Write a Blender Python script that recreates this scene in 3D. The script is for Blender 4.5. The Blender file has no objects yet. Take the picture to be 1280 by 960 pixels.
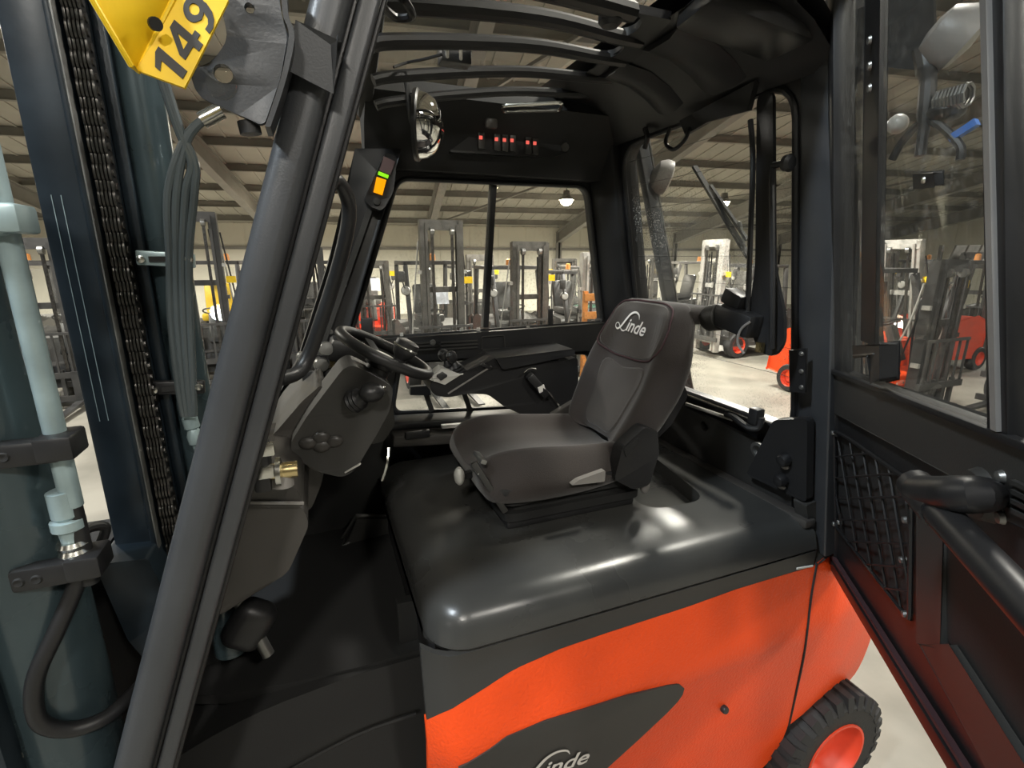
import bpy, bmesh, math, random
from mathutils import Vector, Matrix
from mathutils.geometry import tessellate_polygon
random.seed(7)
R = math.radians
sc = bpy.context.scene
C = sc.collection
V = Vector

# ------------------------------------------------------------------ camera
H = 2.24                                   # eye height above the floor (m)
FPX, YAW, PITCH = 620.0, R(21.4), R(14.3)  # focal length in pixels of a 1280 px wide frame
cam_d = bpy.data.cameras.new('camera')
cam_d.sensor_fit = 'HORIZONTAL'; cam_d.sensor_width = 36.0; cam_d.lens = 36.0 * FPX / 1280.0
cam_d.clip_start = 0.02; cam_d.clip_end = 200
cam = bpy.data.objects.new('camera', cam_d); C.objects.link(cam)
cam.location = (0, 0, H); cam.rotation_euler = (math.pi / 2 - PITCH, 0, -YAW)
sc.camera = cam

# ------------------------------------------------------------------ world and exposure
w = bpy.data.worlds.new('world'); sc.world = w; w.use_nodes = True
w.node_tree.nodes['Background'].inputs[0].default_value = (0.9, 0.95, 1.0, 1)
w.node_tree.nodes['Background'].inputs[1].default_value = 0.05
sc.view_settings.view_transform = 'Standard'; sc.view_settings.look = 'None'
sc.view_settings.gamma = 1.0; sc.view_settings.use_curve_mapping = False
sc.view_settings.exposure = 0.0

# ------------------------------------------------------------------ pixel -> point (a direction; distance from a plane the thing touches)
_r = V((math.cos(YAW), -math.sin(YAW), 0))
_f = V((math.sin(YAW) * math.cos(PITCH), math.cos(YAW) * math.cos(PITCH), -math.sin(PITCH)))
_u = _r.cross(_f)
def ray(x, y): return _r * ((x - 640) / FPX) - _u * ((y - 480) / FPX) + _f
def PX(x, y, X): v = ray(x, y); return v * (X / v.x)
def PY(x, y, Y): v = ray(x, y); return v * (Y / v.y)
def PZ(x, y, Z): v = ray(x, y); return v * (Z / v.z)
def PP(x, y, p0, n): v = ray(x, y); return v * (V(p0).dot(n) / v.dot(n))

# ------------------------------------------------------------------ materials
def mat(name, col, rough=0.5, metal=0.0, spec=0.5, var=0.0, vscale=6.0, bump=0.0, bscale=60.0, coat=0.0, emit=None, estr=0.0, col2=None, sheen=0.0, detail=4.0):
    m = bpy.data.materials.new(name); m.use_nodes = True
    nt = m.node_tree; b = nt.nodes['Principled BSDF']
    b.inputs['Base Color'].default_value = (*col, 1); b.inputs['Roughness'].default_value = rough
    b.inputs['Metallic'].default_value = metal; b.inputs['Specular IOR Level'].default_value = spec
    b.inputs['Coat Weight'].default_value = coat; b.inputs['Sheen Weight'].default_value = sheen
    if emit: b.inputs['Emission Color'].default_value = (*emit, 1); b.inputs['Emission Strength'].default_value = estr
    tc = None
    if var or col2 or bump:
        tc = nt.nodes.new('ShaderNodeTexCoord')
    if var or col2:
        n = nt.nodes.new('ShaderNodeTexNoise'); n.inputs['Scale'].default_value = vscale; n.inputs['Detail'].default_value = detail
        nt.links.new(tc.outputs['Object'], n.inputs['Vector'])
        r = nt.nodes.new('ShaderNodeValToRGB')
        c2 = col2 or tuple(min(1, c * (1 + var)) for c in col); c1 = col if col2 else tuple(c * (1 - var) for c in col)
        r.color_ramp.elements[0].position = 0.35; r.color_ramp.elements[1].position = 0.65
        r.color_ramp.elements[0].color = (*c1, 1); r.color_ramp.elements[1].color = (*c2, 1)
        nt.links.new(n.outputs['Fac'], r.inputs['Fac']); nt.links.new(r.outputs['Color'], b.inputs['Base Color'])
        rr = nt.nodes.new('ShaderNodeMapRange'); rr.inputs['To Min'].default_value = max(0.02, rough - 0.08); rr.inputs['To Max'].default_value = min(1, rough + 0.08)
        nt.links.new(n.outputs['Fac'], rr.inputs['Value']); nt.links.new(rr.outputs['Result'], b.inputs['Roughness'])
    if bump:
        n2 = nt.nodes.new('ShaderNodeTexNoise'); n2.inputs['Scale'].default_value = bscale; n2.inputs['Detail'].default_value = 3
        nt.links.new(tc.outputs['Object'], n2.inputs['Vector'])
        bp = nt.nodes.new('ShaderNodeBump'); bp.inputs['Strength'].default_value = bump; bp.inputs['Distance'].default_value = 0.004
        nt.links.new(n2.outputs['Fac'], bp.inputs['Height']); nt.links.new(bp.outputs['Normal'], b.inputs['Normal'])
    return m
def glass_mat(name, tint, dirt=0.0, dscale=300.0, thr=0.62, refl=0.03):
    m = bpy.data.materials.new(name); m.use_nodes = True; nt = m.node_tree; nt.nodes.clear()
    out = nt.nodes.new('ShaderNodeOutputMaterial'); tr = nt.nodes.new('ShaderNodeBsdfTransparent'); tr.inputs[0].default_value = (*tint, 1)
    gl = nt.nodes.new('ShaderNodeBsdfGlossy'); gl.inputs['Roughness'].default_value = 0.02
    lw = nt.nodes.new('ShaderNodeLayerWeight'); lw.inputs['Blend'].default_value = 0.5
    pw = nt.nodes.new('ShaderNodeMath'); pw.operation = 'POWER'; pw.inputs[1].default_value = 4.0; nt.links.new(lw.outputs['Facing'], pw.inputs[0])
    fr = nt.nodes.new('ShaderNodeMath'); fr.operation = 'MULTIPLY_ADD'; fr.inputs[1].default_value = 0.5; fr.inputs[2].default_value = refl; nt.links.new(pw.outputs[0], fr.inputs[0])
    mx = nt.nodes.new('ShaderNodeMixShader'); nt.links.new(fr.outputs[0], mx.inputs[0]); nt.links.new(tr.outputs[0], mx.inputs[1]); nt.links.new(gl.outputs[0], mx.inputs[2])
    last = mx
    if dirt:
        tc = nt.nodes.new('ShaderNodeTexCoord'); n = nt.nodes.new('ShaderNodeTexNoise'); n.inputs['Scale'].default_value = dscale; n.inputs['Detail'].default_value = 2
        nt.links.new(tc.outputs['Object'], n.inputs['Vector'])
        n2 = nt.nodes.new('ShaderNodeTexNoise'); n2.inputs['Scale'].default_value = 3.0; nt.links.new(tc.outputs['Object'], n2.inputs['Vector'])
        mr = nt.nodes.new('ShaderNodeMapRange'); mr.inputs['From Min'].default_value = thr; mr.inputs['From Max'].default_value = thr + 0.1; mr.inputs['To Max'].default_value = dirt
        nt.links.new(n.outputs['Fac'], mr.inputs['Value'])
        mul = nt.nodes.new('ShaderNodeMath'); mul.operation = 'MULTIPLY'; nt.links.new(mr.outputs[0], mul.inputs[0])
        mr2 = nt.nodes.new('ShaderNodeMapRange'); mr2.inputs['From Min'].default_value = 0.4; mr2.inputs['From Max'].default_value = 0.65
        nt.links.new(n2.outputs['Fac'], mr2.inputs['Value']); nt.links.new(mr2.outputs[0], mul.inputs[1])
        add = nt.nodes.new('ShaderNodeMath'); add.operation = 'ADD'; add.inputs[1].default_value = 0.015; nt.links.new(mul.outputs[0], add.inputs[0])
        df = nt.nodes.new('ShaderNodeBsdfDiffuse'); df.inputs[0].default_value = (0.75, 0.73, 0.68, 1)
        m2 = nt.nodes.new('ShaderNodeMixShader'); nt.links.new(add.outputs[0], m2.inputs[0]); nt.links.new(mx.outputs[0], m2.inputs[1]); nt.links.new(df.outputs[0], m2.inputs[2]); last = m2
    nt.links.new(last.outputs[0], out.inputs[0]); return m

M = dict(
    red=mat('red_orange_paint', (0.88, 0.078, 0.010), 0.42, bump=0.7, bscale=110, var=0.05, vscale=5, spec=0.35),
    hood=mat('grey_black_hood_plastic', (0.044, 0.044, 0.042), 0.29, var=0.12, vscale=4, bump=0.05, bscale=300),
    trim=mat('charcoal_trim_plastic', (0.034, 0.033, 0.031), 0.5, bump=0.06, bscale=300),
    black=mat('black_satin_plastic', (0.017, 0.017, 0.018), 0.42, bump=0.08, bscale=220),
    frame=mat('black_frame_enamel', (0.014, 0.014, 0.015), 0.40, var=0.2, vscale=5, bump=0.03, bscale=200),
    barm=mat('roof_bar_enamel', (0.007, 0.007, 0.008), 0.45),
    hose_s=mat('hose_sheen', (0.07, 0.085, 0.09), 0.25, coat=0.4),  # lighter than the rubber: highlights from the left put into the colour
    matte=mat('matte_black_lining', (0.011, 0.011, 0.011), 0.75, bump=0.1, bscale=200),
    pillar=mat('pillar_coating', (0.046, 0.049, 0.054), 0.42, bump=0.10, bscale=260, var=0.1),
    mast=mat('mast_steel_paint', (0.014, 0.022, 0.030), 0.36, var=0.25, vscale=9, bump=0.05, bscale=60, metal=0.15),
    cyl=mat('cylinder_paint', (0.045, 0.068, 0.078), 0.28, metal=0.3, var=0.1, coat=0.3),
    pipe=mat('grey_pipe_paint', (0.30, 0.39, 0.41), 0.35, metal=0.3, var=0.15, vscale=12),
    chain=mat('greased_steel_chain', (0.10, 0.095, 0.09), 0.33, metal=0.9, var=0.3, vscale=30),
    rubber=mat('hose_rubber', (0.012, 0.012, 0.013), 0.45, bump=0.05, bscale=200),
    tyre=mat('tyre_rubber', (0.018, 0.018, 0.018), 0.7, bump=0.2, bscale=120, var=0.15),
    chrome=mat('zinc_plated_steel', (0.62, 0.62, 0.58), 0.22, metal=1.0, var=0.1, vscale=20),
    steel=mat('worn_steel', (0.30, 0.30, 0.29), 0.4, metal=0.85, var=0.2, vscale=12),
    brass=mat('yellow_passivated_steel', (0.72, 0.58, 0.30), 0.25, metal=1.0),
    fabric=mat('seat_fabric', (0.029, 0.023, 0.021), 0.9, bump=0.35, bscale=420, sheen=0.25, var=0.12, vscale=7),
    fabric2=mat('seat_fabric_centre', (0.037, 0.030, 0.026), 0.92, bump=0.4, bscale=420, sheen=0.3, var=0.12, vscale=7),
    piping=mat('seat_piping', (0.05, 0.022, 0.026), 0.7),
    white=mat('white_print', (0.80, 0.78, 0.74), 0.5),
    silver=mat('silver_print', (0.62, 0.60, 0.57), 0.45),
    yellow=mat('yellow_plastic', (0.83, 0.55, 0.008), 0.5, bump=0.12, bscale=40, var=0.08, vscale=10),
    print_black=mat('black_print', (0.01, 0.01, 0.01), 0.5),
    grey=mat('grey_plastic', (0.22, 0.21, 0.20), 0.45, var=0.1),
    lightgrey=mat('light_grey_plastic', (0.42, 0.41, 0.38), 0.4),
    armpad=mat('armrest_vinyl', (0.11, 0.088, 0.070), 0.55, bump=0.1, bscale=200),
    dash=mat('dash_plastic', (0.050, 0.046, 0.042), 0.42, bump=0.08, bscale=240, var=0.1),
    screen_o=mat('display_orange', (0.5, 0.2, 0.0), 0.3, emit=(1.0, 0.36, 0.0), estr=0.95),
    screen_g=mat('display_green', (0.2, 0.5, 0.0), 0.3, emit=(0.30, 0.95, 0.02), estr=0.8),
    screen_off=mat('display_grey', (0.16, 0.11, 0.11), 0.25),
    red_led=mat('red_switch_light', (0.5, 0.02, 0.01), 0.3, emit=(1.0, 0.16, 0.12), estr=0.8),
    mirror=mat('mirror_glass', (0.9, 0.9, 0.88), 0.03, metal=1.0),
    clear=glass_mat('clear_plastic', (0.92, 0.92, 0.90)),
    glass=glass_mat('side_glass', (0.96, 0.965, 0.955), dirt=0.12, dscale=90, thr=0.55),
    glass_rear=glass_mat('rear_glass_dusty', (0.94, 0.945, 0.93), dirt=0.4, dscale=130, thr=0.56),
    glass_door=glass_mat('door_glass', (0.88, 0.885, 0.87), dirt=0.10, dscale=60, thr=0.55),
    blue=mat('blue_plastic', (0.06, 0.18, 0.55), 0.5),
    orange=mat('orange_wood', (0.55, 0.22, 0.05), 0.6, var=0.2),
    paper=mat('white_paper', (0.7, 0.74, 0.8), 0.7),
    redrim=mat('red_rim_paint', (0.72, 0.06, 0.02), 0.45, var=0.1),
    bg_dark=mat('bg_truck_dark', (0.045, 0.044, 0.042), 0.5, var=0.2),
    bg_grey=mat('bg_truck_grey', (0.14, 0.135, 0.125), 0.5, var=0.25, vscale=8),
    bg_mast=mat('bg_mast_steel', (0.11, 0.105, 0.095), 0.4, metal=0.35, var=0.25, vscale=8),
    bg_light=mat('bg_light_steel', (0.42, 0.41, 0.38), 0.45, metal=0.3, var=0.2),
    bg_green=mat('bg_green_paint', (0.03, 0.09, 0.06), 0.5),
    fork=mat('fork_steel', (0.05, 0.05, 0.05), 0.45, metal=0.4, var=0.3),
    lampglow=mat('lamp_lens', (1, 1, 1), 0.5, emit=(1.0, 0.86, 0.62), estr=40.0),
    wall=mat('cream_wall_panel', (0.66, 0.645, 0.56), 0.75, var=0.05, vscale=0.5),
    ceil=mat('ceiling_sheet', (0.36, 0.35, 0.31), 0.75, var=0.08, vscale=0.7),
    beam=mat('roof_beam_paint', (0.21, 0.205, 0.19), 0.6, var=0.1, vscale=2),
    purlin=mat('roof_purlin_paint', (0.19, 0.185, 0.165), 0.65, var=0.1, vscale=2),
)
# concrete floor: blotches, stains and fine relief
m = mat('concrete_floor', (0.17, 0.162, 0.135), 0.55, bump=0.15, bscale=25, col2=(0.27, 0.255, 0.215), vscale=1.4, detail=10); M['concrete'] = m

# ------------------------------------------------------------------ mesh builder
ORG = {}
class MB:
    def __init__(s): s.v = []; s.f = []
    def add(s, vs, fs):
        n = len(s.v); s.v += [V(p) for p in vs]; s.f += [tuple(i + n for i in f) for f in fs]; return s
    def hexa(s, a, b):                       # two quads, a (bottom) and b (top), same winding
        return s.add(list(a) + list(b), [(3, 2, 1, 0), (4, 5, 6, 7), (0, 1, 5, 4), (1, 2, 6, 5), (2, 3, 7, 6), (3, 0, 4, 7)])
    def box(s, c, d, rot=None):
        c = V(c); h = V(d) / 2; q = []
        for z in (-1, 1):
            for x, y in ((-1, -1), (1, -1), (1, 1), (-1, 1)):
                p = V((x * h.x, y * h.y, z * h.z)); q.append(c + (rot @ p if rot else p))
        return s.hexa(q[:4], q[4:])
    def bb(s, x0, x1, y0, y1, z0, z1): return s.box(((x0 + x1) / 2, (y0 + y1) / 2, (z0 + z1) / 2), (x1 - x0, y1 - y0, z1 - z0))
    def beam(s, p0, p1, wd, ht, up=(0, 0, 1)):
        p0, p1 = V(p0), V(p1); t = (p1 - p0).normalized(); a = t.cross(V(up))
        if a.length < 1e-4: a = t.cross(V((1, 0, 0)))
        a.normalize(); b = a.cross(t); q = []
        for p in (p0, p1):
            q.append([p + a * (wd / 2 * i) + b * (ht / 2 * j) for i, j in ((-1, -1), (1, -1), (1, 1), (-1, 1))])
        return s.hexa(q[0], q[1])
    def loft(s, rings, cap=True, close=False):
        n = len(rings[0]); vs = [p for r in rings for p in r]; fs = []
        m_ = len(rings)
        for i in range(m_ if close else m_ - 1):
            a = i * n; b = ((i + 1) % m_) * n
            for k in range(n): k2 = (k + 1) % n; fs.append((a + k, a + k2, b + k2, b + k))
        if cap and not close: fs += [tuple(reversed(range(n))), tuple((m_ - 1) * n + k for k in range(n))]
        return s.add(vs, fs)
    def grid(s, rows):                        # open sheet
        n = len(rows[0]); vs = [p for r in rows for p in r]
        return s.add(vs, [(i * n + k, i * n + k + 1, (i + 1) * n + k + 1, (i + 1) * n + k) for i in range(len(rows) - 1) for k in range(n - 1)])
    def tube(s, path, r, seg=10, close=False):
        path = [V(p) for p in path]; n = len(path); rings = []; a = None
        for i, p in enumerate(path):
            if close: t = (path[(i + 1) % n] - path[i - 1]).normalized()
            else: t = (path[min(i + 1, n - 1)] - path[max(i - 1, 0)]).normalized()
            if a is None: a = t.orthogonal().normalized()
            else: a = (a - t * a.dot(t)).normalized()
            b = t.cross(a); rr = r[i] if isinstance(r, (list, tuple)) else r
            rings.append([p + (a * math.cos(q) + b * math.sin(q)) * rr for q in [2 * math.pi * k / seg for k in range(seg)]])
        return s.loft(rings, not close, close)
    def cyl(s, p0, p1, r0, r1=None, seg=16): return s.tube([p0, p1], [r0, r0 if r1 is None else r1], seg)
    def lathe(s, c, axis, prof, seg=20, close=False):      # prof: (radius, along)
        c = V(c); t = V(axis).normalized(); a = t.orthogonal().normalized(); b = t.cross(a)
        return s.loft([[c + t * h + (a * math.cos(q) + b * math.sin(q)) * max(r, 1e-4) for q in [2 * math.pi * k / seg for k in range(seg)]] for r, h in prof], not close, close)
    def ell(s, c, d, rot=None, seg=12):
        c = V(c); rings = []
        for i in range(1, 8):
            t = math.pi * i / 8
            rg = []
            for k in range(seg):
                q = 2 * math.pi * k / seg; p = V((math.sin(t) * math.cos(q) * d[0] / 2, math.sin(t) * math.sin(q) * d[1] / 2, -math.cos(t) * d[2] / 2))
                rg.append(c + (rot @ p if rot else p))
            rings.append(rg)
        return s.loft(rings)
    def plate(s, outer, tv, holes=()):        # flat outline with holes, given thickness vector
        loops = [[V(p) for p in outer]] + [[V(p) for p in h] for h in holes]
        tri = tessellate_polygon(loops); pts = [p for l in loops for p in l]; n = len(pts); tv = V(tv)
        fs = [t for t in tri] + [tuple(n + i for i in reversed(t)) for t in tri]; o = 0
        for l in loops:
            k = len(l); fs += [(o + i, o + (i + 1) % k, n + o + (i + 1) % k, n + o + i) for i in range(k)]; o += k
        return s.add(pts + [p + tv for p in pts], fs)
    def build(s, name, material, parent=None, bevel=0, seg=2, smooth=35, kind=None, sub=0):
        me = bpy.data.meshes.new(name)
        lo = V((min(p.x for p in s.v), min(p.y for p in s.v), min(p.z for p in s.v))); hi = V((max(p.x for p in s.v), max(p.y for p in s.v), max(p.z for p in s.v)))
        c = (lo + hi) / 2
        bm = bmesh.new(); vs = [bm.verts.new(p - c) for p in s.v]
        for f in s.f:
            try: bm.faces.new([vs[i] for i in f])
            except ValueError: pass
        if bevel:
            bmesh.ops.remove_doubles(bm, verts=bm.verts, dist=1e-5)
            es = [e for e in bm.edges if len(e.link_faces) == 2 and e.calc_face_angle(0) > R(25)]
            bmesh.ops.bevel(bm, geom=es, offset=bevel, segments=seg, profile=0.5, affect='EDGES', clamp_overlap=True)
        bmesh.ops.recalc_face_normals(bm, faces=bm.faces)
        for f in bm.faces: f.smooth = True
        bm.to_mesh(me); bm.free(); me.set_sharp_from_angle(angle=R(smooth))
        me.materials.append(M[material] if isinstance(material, str) else material)
        o = bpy.data.objects.new(name, me); C.objects.link(o); ORG[o] = c
        if parent: o.parent = parent; o.location = c - ORG[parent]
        else: o.location = c + V((0, 0, H))
        if kind: o['kind'] = kind
        if sub:
            md = o.modifiers.new('subdivision', 'SUBSURF'); md.levels = sub; md.render_levels = sub
        return o
def cat(pts, n=6, close=False):                # smooth path through points
    pts = [V(p) for p in pts]; out = []; m_ = len(pts)
    rng = range(m_ if close else m_ - 1)
    for i in rng:
        g = (lambda k: pts[k % m_]) if close else (lambda k: pts[max(0, min(m_ - 1, k))])
        p0, p1, p2, p3 = g(i - 1), g(i), g(i + 1), g(i + 2)
        for k in range(n):
            t = k / n
            out.append(0.5 * (2 * p1 + (p2 - p0) * t + (2 * p0 - 5 * p1 + 4 * p2 - p3) * t * t + (3 * p1 - p0 - 3 * p2 + p3) * t ** 3))
    if not close: out.append(pts[-1])
    return out
def rnd(pts, rad, n=5):                        # round the corners of a closed outline
    pts = [V(p) for p in pts]; out = []; m_ = len(pts)
    for i, p in enumerate(pts):
        r = rad[i] if isinstance(rad, (list, tuple)) else rad
        a, b = pts[i - 1] - p, pts[(i + 1) % m_] - p
        if r <= 0: out.append(p); continue
        d = min(r, a.length * 0.49, b.length * 0.49); A = p + a.normalized() * d; B = p + b.normalized() * d
        for k in range(n + 1):
            t = k / n; out.append(A * (1 - t) ** 2 + p * (2 * t * (1 - t)) + B * t * t)
    return out
def arc(path, rad, n=5):                       # open path with rounded corners
    path = [V(p) for p in path]; q = rnd(path, [0] + [rad] * (len(path) - 2) + [0], n); return q
def thing(name, label, cat_, at, group=None, rotz=0):
    o = bpy.data.objects.new(name, None); C.objects.link(o); o.empty_display_size = 0.2
    o.location = V(at) + V((0, 0, H)); o.rotation_euler = (0, 0, rotz); o['label'] = label; o['category'] = cat_
    if group: o['group'] = group
    ORG[o] = V(at); return o
def tag(o, label, cat_, group=None):
    o['label'] = label; o['category'] = cat_
    if group: o['group'] = group
    return o
def text(name, body, org, u, v, size, material, parent, shear=0.0, bold=0.0, depth=0.0015, fit=None):
    cu = bpy.data.curves.new('t', 'FONT'); cu.body = body; cu.size = 1.0; cu.shear = shear; cu.offset = bold; cu.resolution_u = 4
    to = bpy.data.objects.new('t', cu); C.objects.link(to)
    dg = bpy.context.evaluated_depsgraph_get(); me0 = bpy.data.meshes.new_from_object(to.evaluated_get(dg))
    u, v = V(u).normalized(), V(v).normalized(); n = u.cross(v).normalized(); org = V(org)
    w0 = max(p.co.x for p in me0.vertices) - min(p.co.x for p in me0.vertices)
    sx = (fit / w0) if fit else size
    mb = MB(); k = len(me0.vertices)
    top = [org + u * (p.co.x * sx) + v * (p.co.y * size) + n * depth for p in me0.vertices]
    mb.add(top, [tuple(f.vertices) for f in me0.polygons])
    bpy.data.objects.remove(to); bpy.data.curves.remove(cu); bpy.data.meshes.remove(me0)
    return mb.build(name, material, parent)

# ================================================================== the hall
WA = R(8.0); EA = V((math.cos(WA), -math.sin(WA), 0)); EO = V((math.sin(WA), math.cos(WA), 0))
FL = -H
def WH(a, s, z): return EA * a + EO * s + V((0, 0, z))
A0, A1, S0, S1 = -22.0, 24.0, -22.0, 21.0
EAVE, RIDGE, SR = 1.25, 5.2, 0.5        # heights relative to the eye
def roofz(s): return EAVE + (RIDGE - EAVE) * ((S1 - s) / (S1 - SR) if s >= SR else (s - S0) / (SR - S0))
mb = MB(); mb.hexa([WH(A0, S0, FL - .2), WH(A1, S0, FL - .2), WH(A1, S1, FL - .2), WH(A0, S1, FL - .2)], [WH(A0, S0, FL), WH(A1, S0, FL), WH(A1, S1, FL), WH(A0, S1, FL)])
mb.build('floor', 'concrete', kind='structure')
def wall(name, p, q, zt):
    m_ = MB(); d = (q - p).normalized(); n = V((-d.y, d.x, 0))
    m_.hexa([p, q, q + n * .2, p + n * .2], [p + V((0, 0, zt)), q + V((0, 0, zt)), q + n * .2 + V((0, 0, zt)), p + n * .2 + V((0, 0, zt))]); return m_.build(name, 'wall', kind='structure')
wf = wall('wall_far', WH(A0, S1, FL), WH(A1, S1, FL), EAVE - FL)
wn = wall('wall_near', WH(A1, S0, FL), WH(A0, S0, FL), EAVE - FL)
def gable(name, a, t):
    m_ = MB(); m_.plate([WH(a, S0, FL), WH(a, S1, FL), WH(a, S1, EAVE), WH(a, SR, RIDGE), WH(a, S0, EAVE)], EA * t); return m_.build(name, 'wall', kind='structure')
wr = gable('wall_right', A1, .2); wl = gable('wall_left', A0, -.2)
for sa, sb, nm in ((SR, S1, 'ceiling'), (S0, SR, 'ceiling')):
    m_ = MB(); up = V((0, 0, .12)); za, zb = roofz(sa), roofz(sb); q = [WH(A0, sa, za), WH(A1, sa, za), WH(A1, sb, zb), WH(A0, sb, zb)]
    ce = m_.hexa(q, [p + up for p in q]).build(nm, 'ceil', kind='structure')
    if sa == SR: ceil_far = ce
    else: ceil_near = ce
# wall panels (raised vertical sheets with recessed joints) and a girt
a = A0 + .02; pan = None
while a < A1 - 1.2:
    if pan is None:
        m_ = MB(); m_.hexa([WH(a, S1, FL), WH(a + 1.16, S1, FL), WH(a + 1.16, S1 - .025, FL), WH(a, S1 - .025, FL)], [WH(a, S1, EAVE - .02), WH(a + 1.16, S1, EAVE - .02), WH(a + 1.16, S1 - .025, EAVE - .02), WH(a, S1 - .025, EAVE - .02)])
        pan = m_.build('wall_panel', 'wall', wf); pa0 = a
    else:
        o = pan.copy(); C.objects.link(o); o.location = pan.location + EA * (a - pa0)
    a += 1.2
s = S0 + 2.2; pan = None
while s < S1 - 1.2:
    if pan is None:
        m_ = MB(); m_.hexa([WH(A1, s, FL), WH(A1, s + 1.16, FL), WH(A1 - .025, s + 1.16, FL), WH(A1 - .025, s, FL)], [WH(A1, s, EAVE + .15), WH(A1, s + 1.16, EAVE + .15), WH(A1 - .025, s + 1.16, EAVE + .15), WH(A1 - .025, s, EAVE + .15)])
        pan = m_.build('wall_panel', 'wall', wr); pa0 = s
    else:
        o = pan.copy(); C.objects.link(o); o.location = pan.location + EO * (s - pa0)
    s += 1.2
for a0_, a1_, s_, z_ in ((A0, A1, S1 - .07, .35),):
    MB().beam(WH(a0_, s_, z_), WH(a1_, s_, z_), .08, .10).build('wall_girt', 'beam', wf)
# ribbed roof sheet: long thin ribs under each slope, joined
for sa, sb, par in ((SR, S1, ceil_far), (S0, SR, ceil_near)):
    m_ = MB(); a = A0
    while a < A1:
        m_.beam(WH(a, sa, roofz(sa) - .01), WH(a, sb, roofz(sb) - .01), .05, .03); a += .5
    m_.build('roof_sheet_rib', 'ceil', par, kind='stuff')
# rafters: I-beams across the span, purlins on top of them, columns under the eaves
def ibeam(m_, p, q, wd, ht):
    n = (q - p).normalized(); side = n.cross(V((0, 0, 1))).normalized(); up = side.cross(n)
    m_.beam(p + up * ht / 2, q + up * ht / 2, wd, .03); m_.beam(p - up * ht / 2, q - up * ht / 2, wd, .03); m_.beam(p, q, .03, ht)
for a in (-20.5, -15.0, -9.5, -4.0, 1.5, 7.0, 12.5, 18.0, 23.0):
    for sa, sb, par in ((S1 - .15, SR, ceil_far), (S0 + .15, SR, ceil_near)):
        m_ = MB(); ibeam(m_, WH(a, sa, roofz(sa) - .46), WH(a, sb, roofz(sb) - .40), .22, .42); m_.build('rafter', 'beam', par)
    m_ = MB(); ibeam(m_, WH(a, S1 - .2, FL), WH(a, S1 - .2, EAVE - .2), .2, .26); m_.build('column', 'beam', wf)
for k in range(26):
    s = S1 - 1.0 - k * 1.6
    if s < S0 + .5: break
    par = ceil_far if s >= SR else ceil_near
    m_ = MB(); p, q = WH(A0, s, roofz(s) - .09), WH(A1, s, roofz(s) - .09); m_.beam(p, q, .07, .17); m_.beam(p - V((0, 0, .085)), q - V((0, 0, .085)), .12, .02); m_.build('purlin', 'purlin', par)
for a in (-9.5, 1.5, 12.5):   # wind braces in the roof bays
    for k in range(2):
        sA, sB = S1 - 1 - 9 * k, S1 - 10 - 9 * k
        MB().beam(WH(a, sA, roofz(sA) - .3), WH(a + 5.5, sB, roofz(sB) - .3), .06, .06).build('wind_brace', 'beam', ceil_far)

# ------------------------------------------------------------------ ceiling lamps (each carries its own light)
def ceiling_lamp(a, s, power, col, label, size=.34, drop=.5):
    z = roofz(s) - drop; p = WH(a, s, z)
    t = thing('ceiling_lamp', label, 'lamp', p, 'high bay lamps')
    MB().lathe(p, (0, 0, 1), [(.02, .30), (.10, .28), (.12, .12), (size * .55, .05), (size * .62, .0), (size * .56, .0)], 16).build('lamp_housing', 'bg_grey', t)
    MB().lathe(p, (0, 0, 1), [(.001, -.17), (size * .25, -.155), (size * .42, -.10), (size * .5, -.02), (size * .56, .0), (.001, .004)], 16).build('lamp_lens', 'lampglow', t)
    MB().cyl(p + V((0, 0, .28)), p + V((0, 0, drop)), .012, seg=6).build('hanger', 'bg_grey', t)
    ld = bpy.data.lights.new('high_bay', 'SPOT'); ld.energy = power; ld.color = col; ld.shadow_soft_size = size * .9; ld.spot_size = R(165); ld.spot_blend = .5
    lo = bpy.data.objects.new('lamp_light', ld); C.objects.link(lo); lo.parent = t; lo.location = (0, 0, -.26)
    return t
WARM = (1.0, .93, .80); COOL = (.82, .92, 1.0); NEUT = (1.0, .96, .88)

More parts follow.
